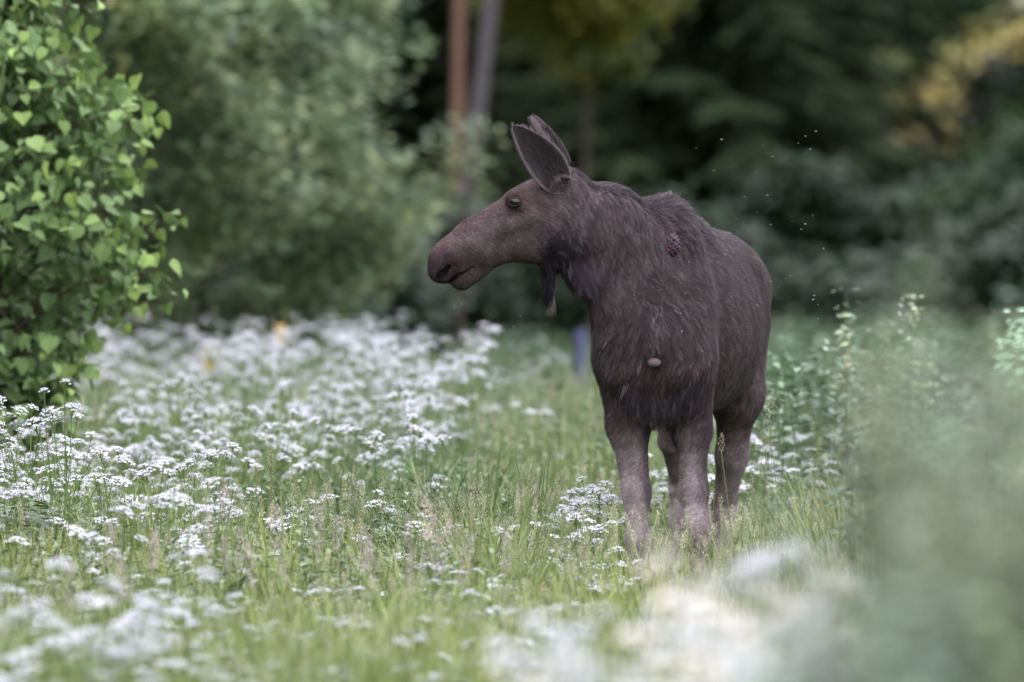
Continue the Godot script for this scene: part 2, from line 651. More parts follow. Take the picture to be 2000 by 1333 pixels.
func build_flowers() -> void:
	white_petals = matte(Color.WHITE, 0.7, 0.4, 0.2)
	stem_look = matte(Color.WHITE, 0.6, 0.3, 0.3)
	var heads := [umbel(0.034, 0.022, 13, 8, 0.0032), umbel(0.041, 0.026, 15, 8, 0.0032), umbel(0.028, 0.019, 11, 8, 0.0030), umbel(0.036, 0.006, 13, 7, 0.0029), umbel(0.027, 0.004, 11, 7, 0.0027)]
	var head_meshes := []
	for h in heads:
		head_meshes.append(h.mesh())
	for spec in [[0.95, 5, 0.14, false], [0.8, 4, 0.11, false], [0.7, 6, 0.15, false], [1.05, 5, 0.14, false], [0.4, 3, 0.08, true], [0.36, 2, 0.05, true]]:
		parsley.append(make_parsley(spec[0], spec[1], spec[2], spec[3]))
	# drifts: slope from, to, depth from, to, number, height from, to, kinds from, to, what to call it
	var tall_left := "tall white umbel flower before the leafy bush"
	var left := "sharp white umbel flower on the left"
	var back := "white umbel flower in the soft drift"
	var legs := "white umbel flower near the moose's legs"
	var low := "low flat white umbel flower"
	var front := "blurred white umbel flower in front"
	var corner := "blurred white umbel flower in the corner"
	var drifts := [
		[-0.058, -0.043, 38.5, 41.5, 13, 0.80, 1.12, 0, 3, tall_left],
		[-0.056, -0.028, 36.5, 42.5, 40, 0.42, 0.82, 0, 3, left],
		[-0.030, -0.010, 39.0, 42.0, 8, 0.5, 0.62, 0, 3, left],
		[0.002, 0.012, 39.0, 41.5, 9, 0.48, 0.66, 0, 3, legs],
		[0.013, 0.026, 41.8, 44.5, 12, 0.55, 0.75, 0, 3, legs],
		[-0.050, -0.006, 43.0, 52.0, 62, 0.62, 0.92, 0, 3, back],
		[-0.040, 0.004, 32.0, 39.0, 44, 0.28, 0.44, 4, 5, low],
		[0.001, 0.034, 17.5, 23.0, 50, 0.73, 1.01, 0, 3, front],
		[-0.016, -0.004, 50.0, 57.0, 22, 0.98, 1.22, 0, 3, "tall blurred white umbel flower"],
		[-0.031, -0.022, 56.0, 61.0, 16, 0.95, 1.14, 0, 3, "tall blurred white umbel flower"],
		[-0.056, -0.034, 25.0, 32.0, 22, 0.42, 0.70, 0, 3, corner],
	]
	var made := 0
	for d in drifts:
		for i in d[4]:
			var at := in_wedge(sqrt(rnd(d[2] * d[2], d[3] * d[3])), d[0], d[1])
			if Vector2(at.x - 0.6, at.z + 40.0).length() < 0.38 or Vector2(at.x - 0.85, at.z + 41.3).length() < 0.35:
				at.x -= 0.6
			var p: Dictionary = parsley[rng.randi_range(d[7], d[8])]
			var k: float = rnd(d[5], d[6]) / p.height
			var t := thing("white_umbel_flower", d[9] + ", " + spot(at + Vector3(0, p.height * k, 0)), "flower", at, rnd(0, TAU), d[9].replace("white umbel flower", "white umbel flowers"))
			t.rotation.x = rnd(-0.06, 0.06)
			t.rotation.z = rnd(-0.06, 0.06)
			if not p.has("stem_mesh"):
				p.stem_mesh = p.stem.mesh()
				p.leaf_mesh = p.leaves.mesh()
			part("stem", p.stem_mesh, stem_look, t).scale = Vector3.ONE * k
			part("leaves", p.leaf_mesh, stem_look, t).scale = Vector3.ONE * k
			for j in p.tops.size():
				var u := part("umbel", head_meshes[p.umbels[j]], white_petals, t)
				u.position = p.tops[j] * k
				u.rotation = Vector3(rnd(-0.4, 0.4), j * 1.3, rnd(-0.4, 0.4))
				u.scale = Vector3.ONE * p.scales[j] * 1.05
			made += 1
	# the uncounted rest, in patches
	var patch := FastNoiseLite.new()
	patch.seed = 8
	patch.frequency = 0.22
	var rest := Node3D.new()
	rest.name = "flower_drift"
	add_child(rest)
	tag(rest, "dense drift of small white umbel flowers running back through the meadow", "flowers")
	rest.set_meta("kind", "stuff")
	var where := [[], [], [], [], [], []]
	var tints := [[], [], [], [], [], []]
	for d in [
		[-0.060, -0.006, 46.0, 62.0, 310, 0.55, 0.98, 0, 3], [-0.044, -0.008, 56.0, 72.0, 270, 0.75, 1.12, 0, 3], [-0.012, 0.004, 50.0, 74.0, 60, 0.6, 0.95, 0, 3], [-0.060, -0.03, 40.0, 47.0, 50, 0.42, 0.8, 0, 3],
		[0.014, 0.036, 43.0, 60.0, 60, 0.5, 0.8, 0, 3], [-0.050, 0.012, 30.0, 39.0, 240, 0.22, 0.40, 4, 5], [0.020, 0.033, 18.0, 23.0, 40, 0.84, 1.06, 0, 3], [-0.060, -0.020, 28.0, 35.0, 26, 0.36, 0.6, 0, 3], [-0.010, 0.010, 38.5, 41.0, 40, 0.3, 0.55, 4, 5]]:
		for i in d[4]:
			var at := in_wedge(sqrt(rnd(d[2] * d[2], d[3] * d[3])), d[0], d[1])
			if Vector2(at.x - 0.6, at.z + 40.0).length() < 0.38 or Vector2(at.x - 0.85, at.z + 41.3).length() < 0.35:
				continue
			if patch.get_noise_2d(at.x * 1.6, at.z) < rnd(-0.35, 0.2):
				continue
			var k := rng.randi_range(d[7], d[8])
			var h: float = rnd(d[5], d[6]) / parsley[k].height
			where[k].append(Transform3D(Basis(Vector3.UP, rnd(0, TAU)).scaled(Vector3(1, h, 1)), at))
			tints[k].append(shade(Color.WHITE, 0.06))
	for k in 6:
		many("flower_mass", whole(parsley[k], heads), white_petals, rest, where[k], tints[k])
	print("flowers ", made)


# ---------------------------------------------------------------- trees and bushes
func leaf_clump(leaves: int, spread: float, length: float, width: float, droop: float) -> ArrayMesh:
	var s := Shape.new()
	for i in leaves:
		var at := Vector3(rnd(-1, 1), rnd(-0.7, 0.7), rnd(-1, 1)) * spread
		var a := rnd(0, TAU)
		var dir := Vector3(cos(a), rnd(-droop - 0.3, 0.35 - droop), sin(a)).normalized()
		var side := dir.cross(Vector3(rnd(-0.5, 0.5), 1, rnd(-0.5, 0.5))).normalized() * width * 0.5
		var tip := at + dir * length
		var mid := at + dir * length * 0.45 + Vector3(0, length * 0.06, 0)
		s.quad(at, mid + side, tip, mid - side, shade(Color.WHITE, 0.25))
	return s.mesh()


func spruce_spray() -> ArrayMesh:
	var s := Shape.new()
	for i in 16:
		var f := i / 16.0
		var p := Vector3(0, -0.1 * f * f, f)
		for sgn in [-1.0, 1.0]:
			var t: Vector3 = p + Vector3(sgn * (0.34 * (1.0 - f * 0.8)), -0.10 - rnd(0, 0.1), 0.20)
			s.quad(p, p.lerp(t, 0.5) + Vector3(0, 0, 0.05), t, p.lerp(t, 0.5) - Vector3(0, 0, 0.05), shade(Color.WHITE, 0.3))
	return s.mesh()


func crown_of(points: Array, size: float, base: Color, vary: float, out_where: Array, out_tint: Array) -> void:
	for p in points:
		out_where.append(Transform3D(Basis.from_euler(Vector3(rnd(-0.5, 0.5), rnd(0, TAU), rnd(-0.5, 0.5))).scaled(Vector3.ONE * size * rnd(0.7, 1.3)), p))
		out_tint.append(shade(base, vary))


var bark: Material
var leafage: Material
var needles: Material


func broadleaf(called: String, label: String, category: String, at: Vector3, height: float, radius: float, low: float, count: int, size: float, colours: Array, clump: Mesh, group := "", limbs := 9) -> Node3D:
	var t := thing(called, label, category, at, 0.0, group)
	var s := Shape.new()
	var wood := Color(0.055, 0.045, 0.038)
	var ends := []
	var top := Vector3(rnd(-0.2, 0.2), height * 0.9, rnd(-0.2, 0.2))
	var thick := 0.006 * height + 0.01
	s.tube([Vector3(0, -0.05, 0), Vector3(0.02, height * 0.3, 0), Vector3(0.05, height * 0.6, 0.03), top], [thick, thick * 0.8, thick * 0.5, 0.01], 8, wood)
	part("trunk", s.mesh(), bark, t)
	var where := []
	var tints := []
	for i in limbs:
		var f := rnd(0.1, 0.95)
		var from := Vector3(0.03, lerpf(low, height, f * 0.8), 0)
		var a := i * 2.4 + rnd(-0.4, 0.4)
		var reach := radius * (0.75 + 0.35 * rng.randf()) * sin(PI * clampf(0.22 + 0.72 * f, 0, 1))
		var to := from + Vector3(cos(a) * reach, rnd(0.1, 0.5) * reach, sin(a) * reach)
		var b := Shape.new()
		b.tube([from, from.lerp(to, 0.5) + Vector3(0, 0.08 * reach, 0), to], [thick * 0.4, thick * 0.25, 0.004], 5, wood, false)
		part("branch", b.mesh(), bark, t)
		ends.append([from, to])
	for i in count:
		var e: Array = ends[rng.randi_range(0, ends.size() - 1)]
		var f := sqrt(rnd(0.06, 1.15))
		var p: Vector3 = e[0].lerp(e[1], f)
		var r: float = radius * 0.30 * (1.15 - 0.55 * f)
		p += Vector3(rng.randfn(0, 1), rng.randfn(0, 0.8), rng.randfn(0, 1)) * r * 0.75
		if p.y < low * 0.6:
			continue
		crown_of([p], size, colours[rng.randi_range(0, colours.size() - 1)], 0.25, where, tints)
	many("crown", clump, leafage, t, where, tints)
	return t


func spruce(called: String, label: String, at: Vector3, height: float, radius: float, low: float, col: Color, spray: Mesh, group: String) -> Node3D:
	var t := thing(called, label, "tree", at, rnd(0, TAU), group)
	var s := Shape.new()
	s.tube([Vector3(0, -0.05, 0), Vector3(0, height * 0.5, 0), Vector3(0, height, 0)], [height * 0.014, height * 0.009, 0.01], 8, Color(0.06, 0.047, 0.04))
	part("trunk", s.mesh(), bark, t)
	var where := []
	var tints := []
	var y := low
	while y < height * 0.98:
		var r := radius * pow(1.0 - y / height, 0.8) + 0.15
		var n := 7
		for i in n:
			var a := TAU * i / n + y * 3.1
			var dir := Vector3(cos(a), 0, sin(a))
			var steps := maxi(2, int(r / 0.42))
			for k in steps:
				var f := (k + 0.4 + rnd(-0.2, 0.2)) / steps
				var p := Vector3(0, y + rnd(-0.1, 0.1) - 0.35 * f * r * 0.5, 0) + dir * r * f
				for q in [-0.9, 0.0, 0.9]:
					var aa: float = a + q + rnd(-0.3, 0.3)
					var basis := Basis(Vector3.UP, PI / 2 - aa) * Basis(Vector3.RIGHT, rnd(0.0, 0.55))
					where.append(Transform3D(basis.scaled(Vector3.ONE * rnd(0.5, 0.85)), p))
					tints.append(shade(col, 0.3))
		y += rnd(0.28, 0.42)
	many("crown", spray, needles, t, where, tints)
	return t


func again(o: Node3D, label: String, at: Vector3, turn: float, size := 1.0) -> Node3D:
	var c: Node3D = o.duplicate()
	c.name = numbered(String(o.name).rstrip("0123456789").trim_suffix("_"))
	add_child(c)
	c.position = at
	c.rotation.y = turn
	c.scale = Vector3.ONE * size
	c.set_meta("label", label)
	return c


func build_forest() -> void:
	bark = matte(Color.WHITE, 0.95, 0.0, 0.15)
	needles = matte(Color.WHITE, 0.8, 0.3, 0.15)
	leafage = matte(Color.WHITE, 0.45, 0.8, 0.32)
	var spray := spruce_spray()
	var clump := leaf_clump(9, 0.16, 0.085, 0.05, 0.25)
	var big := leaf_clump(9, 0.3, 0.16, 0.1, 0.2)
	# dark conifers along the far edge of the clearing
	var dark := "dark conifer in the deep shade of the forest edge behind the moose"
	var dark_group := "dark conifers of the forest edge"
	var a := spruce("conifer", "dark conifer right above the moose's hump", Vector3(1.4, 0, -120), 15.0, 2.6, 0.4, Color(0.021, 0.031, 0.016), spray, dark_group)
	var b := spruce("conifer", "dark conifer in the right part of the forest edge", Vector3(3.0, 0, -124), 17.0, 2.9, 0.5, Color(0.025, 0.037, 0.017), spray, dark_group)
	for p in [[2.0, -108.5], [-1.0, -114], [-3.2, -110], [-5.6, -113], [-8.0, -109], [0.2, -119], [2.4, -121], [9.6, -113.0], [-2.4, -120], [-6.8, -120], [-10.5, -114], [8.6, -119], [-9.2, -122], [-4.6, -123.5], [10.8, -114]]:
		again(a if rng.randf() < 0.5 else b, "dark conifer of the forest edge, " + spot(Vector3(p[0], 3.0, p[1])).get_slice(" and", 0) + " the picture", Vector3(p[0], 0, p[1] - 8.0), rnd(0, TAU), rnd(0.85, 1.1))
	# the belt of forest to the left of the clearing, which keeps the low sun off the meadow
	var belt := "tall conifer of the forest belt left of the clearing"
	for i in 19:
		for row in 2:
			var o := again(a if (i + row) % 2 else b, belt, Vector3(-24.0 - 3.8 * row + rnd(-0.8, 0.8), 0, 8.0 - i * 7.4 - row * 3.6 + rnd(-1, 1)), rnd(0, TAU), rnd(1.15, 1.35))
			o.set_meta("group", "conifers of the belt left of the clearing")
	# trunks that show against the dark
	tall_trunk("pine_tree", "pine with an orange trunk behind the young trees left of the moose's ears", Vector3(-0.58, 0, -99), 0.058, 13.0, Vector3(0.15, 0, 0), Color(0.15, 0.092, 0.066), big, Color(0.03, 0.05, 0.03))
	tall_trunk("grey_tree", "leaning grey trunk rising behind the moose's nose and ears", Vector3(-0.66, 0, -93), 0.075, 12.0, Vector3(1.5, 0, 0.3), Color(0.075, 0.068, 0.074), big, Color(0.03, 0.055, 0.028))
	tall_trunk("grey_tree", "thin dim trunk in the dark forest above the moose's neck", Vector3(1.12, 0, -118), 0.09, 12.0, Vector3(0.2, 0, 0), Color(0.05, 0.045, 0.047), big, Color(0.03, 0.05, 0.028))
	# broadleaved undergrowth at the forest edge
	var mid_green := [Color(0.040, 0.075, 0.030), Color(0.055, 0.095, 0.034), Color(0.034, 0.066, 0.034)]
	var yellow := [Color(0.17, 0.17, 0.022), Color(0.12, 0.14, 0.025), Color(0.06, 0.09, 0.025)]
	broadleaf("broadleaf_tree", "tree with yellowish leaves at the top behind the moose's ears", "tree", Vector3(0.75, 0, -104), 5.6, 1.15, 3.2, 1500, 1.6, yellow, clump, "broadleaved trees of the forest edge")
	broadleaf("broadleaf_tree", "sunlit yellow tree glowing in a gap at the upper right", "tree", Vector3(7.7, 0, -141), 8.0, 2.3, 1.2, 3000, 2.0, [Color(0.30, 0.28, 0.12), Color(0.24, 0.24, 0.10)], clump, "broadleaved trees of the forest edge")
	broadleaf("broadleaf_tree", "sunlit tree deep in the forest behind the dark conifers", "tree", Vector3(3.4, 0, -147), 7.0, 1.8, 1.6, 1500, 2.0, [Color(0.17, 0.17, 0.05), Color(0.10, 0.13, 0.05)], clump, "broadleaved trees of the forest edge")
	broadleaf("broadleaf_tree", "tall pale tree behind the gap in the right part of the forest", "tree", Vector3(5.2, 0, -152), 9.0, 2.6, 0.5, 3000, 2.2, mid_green, clump, "broadleaved trees of the forest edge")
	broadleaf("broadleaf_tree", "tall tree behind the sunlit yellow one at the right margin", "tree", Vector3(9.0, 0, -154), 9.0, 2.8, 0.5, 3000, 2.2, mid_green, clump, "broadleaved trees of the forest edge")
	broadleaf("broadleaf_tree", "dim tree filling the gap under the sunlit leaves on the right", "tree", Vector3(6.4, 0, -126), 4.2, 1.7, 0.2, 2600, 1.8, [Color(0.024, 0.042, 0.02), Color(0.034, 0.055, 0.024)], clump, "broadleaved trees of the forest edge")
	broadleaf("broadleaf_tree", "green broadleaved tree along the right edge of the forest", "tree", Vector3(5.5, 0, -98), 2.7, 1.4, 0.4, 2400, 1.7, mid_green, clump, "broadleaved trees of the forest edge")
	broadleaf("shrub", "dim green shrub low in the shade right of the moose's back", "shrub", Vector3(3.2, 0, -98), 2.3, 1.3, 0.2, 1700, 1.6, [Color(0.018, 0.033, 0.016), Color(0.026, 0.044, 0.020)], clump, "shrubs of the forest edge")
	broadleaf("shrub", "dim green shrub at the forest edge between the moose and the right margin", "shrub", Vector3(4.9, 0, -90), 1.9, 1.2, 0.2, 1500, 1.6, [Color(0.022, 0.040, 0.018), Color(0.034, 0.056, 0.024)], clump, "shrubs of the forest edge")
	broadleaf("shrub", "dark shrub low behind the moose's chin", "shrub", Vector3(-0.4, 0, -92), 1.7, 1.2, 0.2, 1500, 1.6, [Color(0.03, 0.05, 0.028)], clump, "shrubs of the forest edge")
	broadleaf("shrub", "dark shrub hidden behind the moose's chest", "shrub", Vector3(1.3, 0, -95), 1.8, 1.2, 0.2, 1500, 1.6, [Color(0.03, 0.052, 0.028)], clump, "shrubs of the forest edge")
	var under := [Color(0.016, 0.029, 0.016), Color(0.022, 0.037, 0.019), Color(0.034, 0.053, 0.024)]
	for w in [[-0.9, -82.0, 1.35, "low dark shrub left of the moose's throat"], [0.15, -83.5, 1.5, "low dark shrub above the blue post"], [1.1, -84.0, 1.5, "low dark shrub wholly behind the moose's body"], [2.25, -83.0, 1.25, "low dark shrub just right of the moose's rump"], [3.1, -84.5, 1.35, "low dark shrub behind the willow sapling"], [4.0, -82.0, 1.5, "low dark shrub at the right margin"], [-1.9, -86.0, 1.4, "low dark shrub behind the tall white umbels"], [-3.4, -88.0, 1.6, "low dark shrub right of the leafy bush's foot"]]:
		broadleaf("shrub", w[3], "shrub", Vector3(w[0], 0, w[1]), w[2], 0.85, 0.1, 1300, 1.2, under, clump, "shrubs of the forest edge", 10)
	# young trees on the left, nearer than the forest
	var cool := [Color(0.1170, 0.1763, 0.0902), Color(0.1440, 0.2021, 0.0943), Color(0.0765, 0.1204, 0.0656), Color(0.2250, 0.2666, 0.1148)]
	var young := "young broadleaved trees on the left"
	broadleaf("young_tree", "blurred young tree rising between the leafy bush and the moose's nose", "tree", Vector3(-2.25, 0, -71), 5.4, 1.35, 0.3, 3400, 1.15, cool, clump, young, 16)
	broadleaf("young_tree", "blurred young tree whose boughs reach towards the orange trunk", "tree", Vector3(-2.0, 0, -77), 5.0, 1.1, 0.3, 2600, 1.15, cool, clump, young, 16)
	broadleaf("young_tree", "blurred young tree directly right of the leafy bush", "tree", Vector3(-3.05, 0, -68), 5.2, 1.3, 0.2, 3200, 1.15, cool, clump, young, 16)
	broadleaf("young_tree", "blurred young tree hidden behind the leafy bush", "tree", Vector3(-4.3, 0, -72), 5.6, 1.5, 0.2, 3000, 1.2, cool, clump, young, 16)
	broadleaf("young_tree", "dim young tree in the background above the white drift", "tree", Vector3(-2.7, 0, -84), 6.2, 1.7, 0.3, 3000, 1.5, mid_green, clump, young, 16)
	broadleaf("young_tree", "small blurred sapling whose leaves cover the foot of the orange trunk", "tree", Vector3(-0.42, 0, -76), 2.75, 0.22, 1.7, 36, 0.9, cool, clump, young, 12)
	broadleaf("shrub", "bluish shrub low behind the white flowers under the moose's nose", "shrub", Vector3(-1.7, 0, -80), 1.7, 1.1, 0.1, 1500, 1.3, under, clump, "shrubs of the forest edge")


func tall_trunk(called: String, label: String, at: Vector3, thick: float, height: float, lean: Vector3, col: Color, clump: Mesh, green: Color) -> void:
	var t := thing(called, label, "tree", at)
	var s := Shape.new()
	s.tube([Vector3(0, -0.05, 0), lean * 0.3 + Vector3(0, height * 0.3, 0), lean * 0.62 + Vector3(0, height * 0.62, 0), lean + Vector3(0, height, 0)], [thick, thick * 0.9, thick * 0.7, 0.02], 12, col)
	part("trunk", s.mesh(), bark, t)
	var where := []
	var tints := []
	for i in 700:
		var y := rnd(0.5, 1.0)
		crown_of([lean * y + Vector3(rng.randfn(0, 0.9), height * y, rng.randfn(0, 0.9))], 1.3, green, 0.3, where, tints)
	many("crown", clump, leafage, t, where, tints)


# ---------------------------------------------------------------- the leafy bush on the left and the willows on the right
func heart_leaf(fold: float, droop: float) -> ArrayMesh:   # stalk at the origin, tip towards +z
	var s := Shape.new()
	var rows := [[0.0, 0.20, -0.06], [0.12, 0.42, -0.08], [0.30, 0.50, 0.0], [0.52, 0.42, 0.0], [0.75, 0.24, 0.0], [0.90, 0.09, 0.0], [1.0, 0.0, 0.0]]
	for i in rows.size() - 1:
		for sgn in [-1.0, 1.0]:
			var p: Array = rows[i]
			var q: Array = rows[i + 1]
			var c0 := Vector3(0, -droop * p[0] * p[0], p[0])
			var c1 := Vector3(0, -droop * q[0] * q[0], q[0])
			var e0 := c0 + Vector3(sgn * p[1], fold * p[1] + 0.02 * sin(i * 2.0), p[2])
			var e1 := c1 + Vector3(sgn * q[1], fold * q[1] + 0.02 * sin(i * 2.0 + 2.0), q[2])
			if sgn > 0.0:
				s.quad(c0, e0, e1, c1, Color.WHITE)
			else:
				s.quad(c0, c1, e1, e0, Color.WHITE)
	return s.mesh()


func build_bushes() -> void:
	var look := matte(Color.WHITE, 0.55, 0.6, 0.28)
	look.resource_name = "bush leaf"
	var t := thing("leafy_bush", "tall bush with broad light green leaves filling the left edge", "bush", Vector3(-2.5, 0, -46.8))
	var leaves := [heart_leaf(0.25, 0.25), heart_leaf(0.4, 0.35), heart_leaf(0.1, 0.15)]
	var wood := Color(0.06, 0.045, 0.035)
	var s := Shape.new()
	s.tube([Vector3(0, -0.05, 0), Vector3(0.05, 1.2, 0), Vector3(-0.05, 2.6, 0), Vector3(0, 4.0, 0)], [0.06, 0.045, 0.03, 0.008], 8, wood)
	part("trunk", s.mesh(), bark, t)
	var spots := []
	var edge := FastNoiseLite.new()
	edge.seed = 21
	edge.frequency = 0.9
	for i in 190:
		var y := rnd(0.45, 3.2)
		var a := i * 2.39996
		# how far the bush reaches at that height
		var reach := 0.98 * exp(-pow((y - 1.72) / 0.92, 2.0)) * (1.0 + 0.25 * edge.get_noise_2d(cos(a) * 2.0 + y, sin(a) * 2.0)) + 0.06
		var from := Vector3(0, y - 0.35 * reach, 0)
		reach *= rnd(0.55, 1.0)
		var to := Vector3(cos(a) * reach, y + rnd(-0.05, 0.15), sin(a) * reach)
		var mid := from.lerp(to, 0.5) + Vector3(0, 0.12, 0)
		var b := Shape.new()
		b.tube([from, mid, to], [0.010, 0.006, 0.002], 5, wood, false)
		part("branch", b.mesh(), bark, t)
		for k in 50:
			var f := pow(rnd(0.02, 1.0), 0.6)
			var p := from.lerp(mid, f * 2.0) if f < 0.5 else mid.lerp(to, f * 2.0 - 1.0)
			p += Vector3(rnd(-0.1, 0.1), rnd(-0.12, 0.08), rnd(-0.1, 0.1)) * 1.3
			spots.append([p, a + rnd(-2.0, 2.0), f])
	var world := []
	for q in spots:
		var p: Vector3 = q[0]
		var size := rnd(0.045, 0.09)
		var basis := Basis(Vector3.UP, PI / 2 - q[1]) * Basis(Vector3.RIGHT, rnd(-0.1, 1.3)) * Basis(Vector3.BACK, rnd(-0.9, 0.9))
		var young := smoothstep(0.75, 1.0, q[2]) * rnd(0.3, 1.0)
		var c := shade(Color(0.0920, 0.1518, 0.0550).lerp(Color(0.1955, 0.2818, 0.0715), young), 0.25)
		# leaves towards the viewer's side come first
		world.append([p.z + p.x * 0.35 + rnd(-0.1, 0.1), Transform3D(basis.scaled(Vector3.ONE * size), p), c])
	world.sort_custom(func(m, n): return m[0] > n[0])
	var where := []
	var tints := []
	var looks := []
	for k in 12:
		var c := shade(Color(0.0954, 0.1564, 0.0550).lerp(Color(0.2012, 0.2875, 0.0715), pow(k / 11.0, 1.6)), 0.1)
		var m := matte(c, 0.55, 0.6, 0.28)
		looks.append(m)
	var alone := 0
	for w in world:
		if alone < 300 and w[1].origin.length() > 0.3 and w[1].origin.y > 0.6 and w[1].origin.y < 3.2 and w[1].origin.x > -0.2:
			var l := part("leaf", leaves[alone % 3], looks[clampi(int((w[2].g - 0.138) / 0.0135), 0, 11)], t)
			l.transform = w[1]
			alone += 1
		else:
			where.append(w[1])
			tints.append(w[2])
	many("foliage", leaves[0], look, t, where, tints)

	# willows: narrow grey-green leaves on upright shoots
	var narrow := leaf_clump(1, 0.0, 1.0, 0.24, 0.0)
	var spray := leaf_clump(7, 1.3, 1.0, 0.28, 0.0)
	var near := "blurred grey-green willow close to the camera, filling the lower right corner"
	willow("willow_bush", near, Vector3(0.86, 0, -14.2), 1.55, 0.38, 62, 28, 0.05, spray, 0.2, 0.85)
	willow("willow_bush", "faint out-of-focus willow shoots close to the camera left of the corner bush", Vector3(0.56, 0, -15.5), 1.44, 0.17, 15, 12, 0.05, spray, 0.35, 0.8)
	willow("willow_bush", "blurred willow shoots rising behind the corner bush on the right margin", Vector3(1.16, 0, -24.5), 1.52, 0.32, 32, 22, 0.055, spray, 0.2, 0.75)
	willow("willow_bush", "single tall out-of-focus willow shoot with leaves tinted pale for sky glints high on the right", Vector3(0.68, 0, -15.2), 1.80, 0.03, 3, 26, 0.055, narrow, 0.5, 1.5)  # the glint is painted: a paler leaf colour stands for reflected sky
	willow("willow_bush", "low out-of-focus willow shoots at the left foot of the corner bush", Vector3(0.58, 0, -16.5), 1.18, 0.20, 16, 14, 0.05, spray, 0.3, 0.9)
	willow("willow_bush", "leaning out-of-focus willow shoots forming the sloping left side of the corner bush", Vector3(0.62, 0, -15.0), 1.34, 0.20, 14, 14, 0.05, spray, 0.3, 0.95)
	willow("willow_bush", "few out-of-focus willow leaves tinted pale for sky glints before the corner bush", Vector3(0.78, 0, -13.6), 1.50, 0.34, 16, 9, 0.10, narrow, 0.3, 1.6)  # sky glints put into the pale leaf colour
	willow("willow_sapling", "slender willow sapling with pale leaf tips right of the moose's hindquarters", Vector3(1.26, 0, -34.5), 1.44, 0.15, 9, 16, 0.062, spray, 0.4, 1.25)
	willow("willow_sapling", "thin willow sapling at the right margin behind the blurred shoots", Vector3(1.52, 0, -33.0), 1.40, 0.19, 8, 15, 0.062, spray, 0.4, 1.2)


func willow(called: String, label: String, at: Vector3, height: float, radius: float, shoots: int, each: int, size: float, leaf: Mesh, low := 0.25, pale := 1.0) -> void:
	var t := thing(called, label, "willow", at)
	var where := []
	var tints := []
	for i in shoots:
		var a := i * 2.4
		var r := radius * sqrt((i + 0.5) / shoots)
		var top := Vector3(cos(a) * r + rnd(-0.06, 0.06), height * rnd(0.72, 1.0), sin(a) * r)
		var foot := Vector3(cos(a) * r * 0.3, 0, sin(a) * r * 0.3)
		var mid := foot.lerp(top, 0.5) + Vector3(cos(a), 0, sin(a)) * r * 0.25
		var b := Shape.new()
		b.tube([foot, mid, top], [0.005, 0.0035, 0.0012], 4, Color(0.09, 0.085, 0.05), false)
		part("shoot", b.mesh(), bark, t)
		var own := Color(rnd(0.82, 1.2), 1.0, rnd(0.75, 1.2)) * exp(rng.randfn(0.0, 0.45))
		for k in each:
			var f := low + (1.0 - low) * pow(rng.randf(), 0.75)
			var p := foot.lerp(mid, f * 2.0) if f < 0.5 else mid.lerp(top, f * 2.0 - 1.0)
			var c := k * 2.4
			var basis := Basis(Vector3.UP, c) * Basis(Vector3.RIGHT, -rnd(0.1, 0.9))
			where.append(Transform3D(basis.scaled(Vector3.ONE * size * rnd(0.7, 1.2) * (1.15 - 0.4 * f)), p))
			tints.append(shade(Color(0.108, 0.162, 0.108).lerp(Color(0.23, 0.285, 0.185), smoothstep(0.8, 1.0, f)) * Color(pale, pale, pale) * own, 0.25))
	var look := matte(Color.WHITE, 0.38, 0.45, 0.38)
	many("leaves", leaf, look, t, where, tints)


# ---------------------------------------------------------------- small things
func seed_head(length: float, wide: float, loose: bool) -> Shape:   # a grass panicle with its foot at the origin
	var s := Shape.new()
	var n := 46
	for i in n:
		var f := (i + 0.5) / n
		var a := i * 2.4
		var r := wide * (sin(PI * pow(f, 0.8)) * 0.8 + 0.12)
		if loose:
			r *= 0.5 + 1.0 * absf(sin(f * 11.0))
		var p := Vector3(cos(a) * r, f * length, sin(a) * r)
		var up := Vector3(cos(a) * 0.5, 1, sin(a) * 0.5).normalized() * length * 0.085
		var side := up.cross(Vector3(cos(a), 0, sin(a))).normalized() * 0.0022 * (1.8 if wide > 0.017 else 1.0)
		s.quad(p, p + up * 0.5 + side, p + up, p + up * 0.5 - side, shade(Color(0.25, 0.24, 0.16) if wide < 0.017 else Color(0.33, 0.27, 0.26), 0.3))
	return s


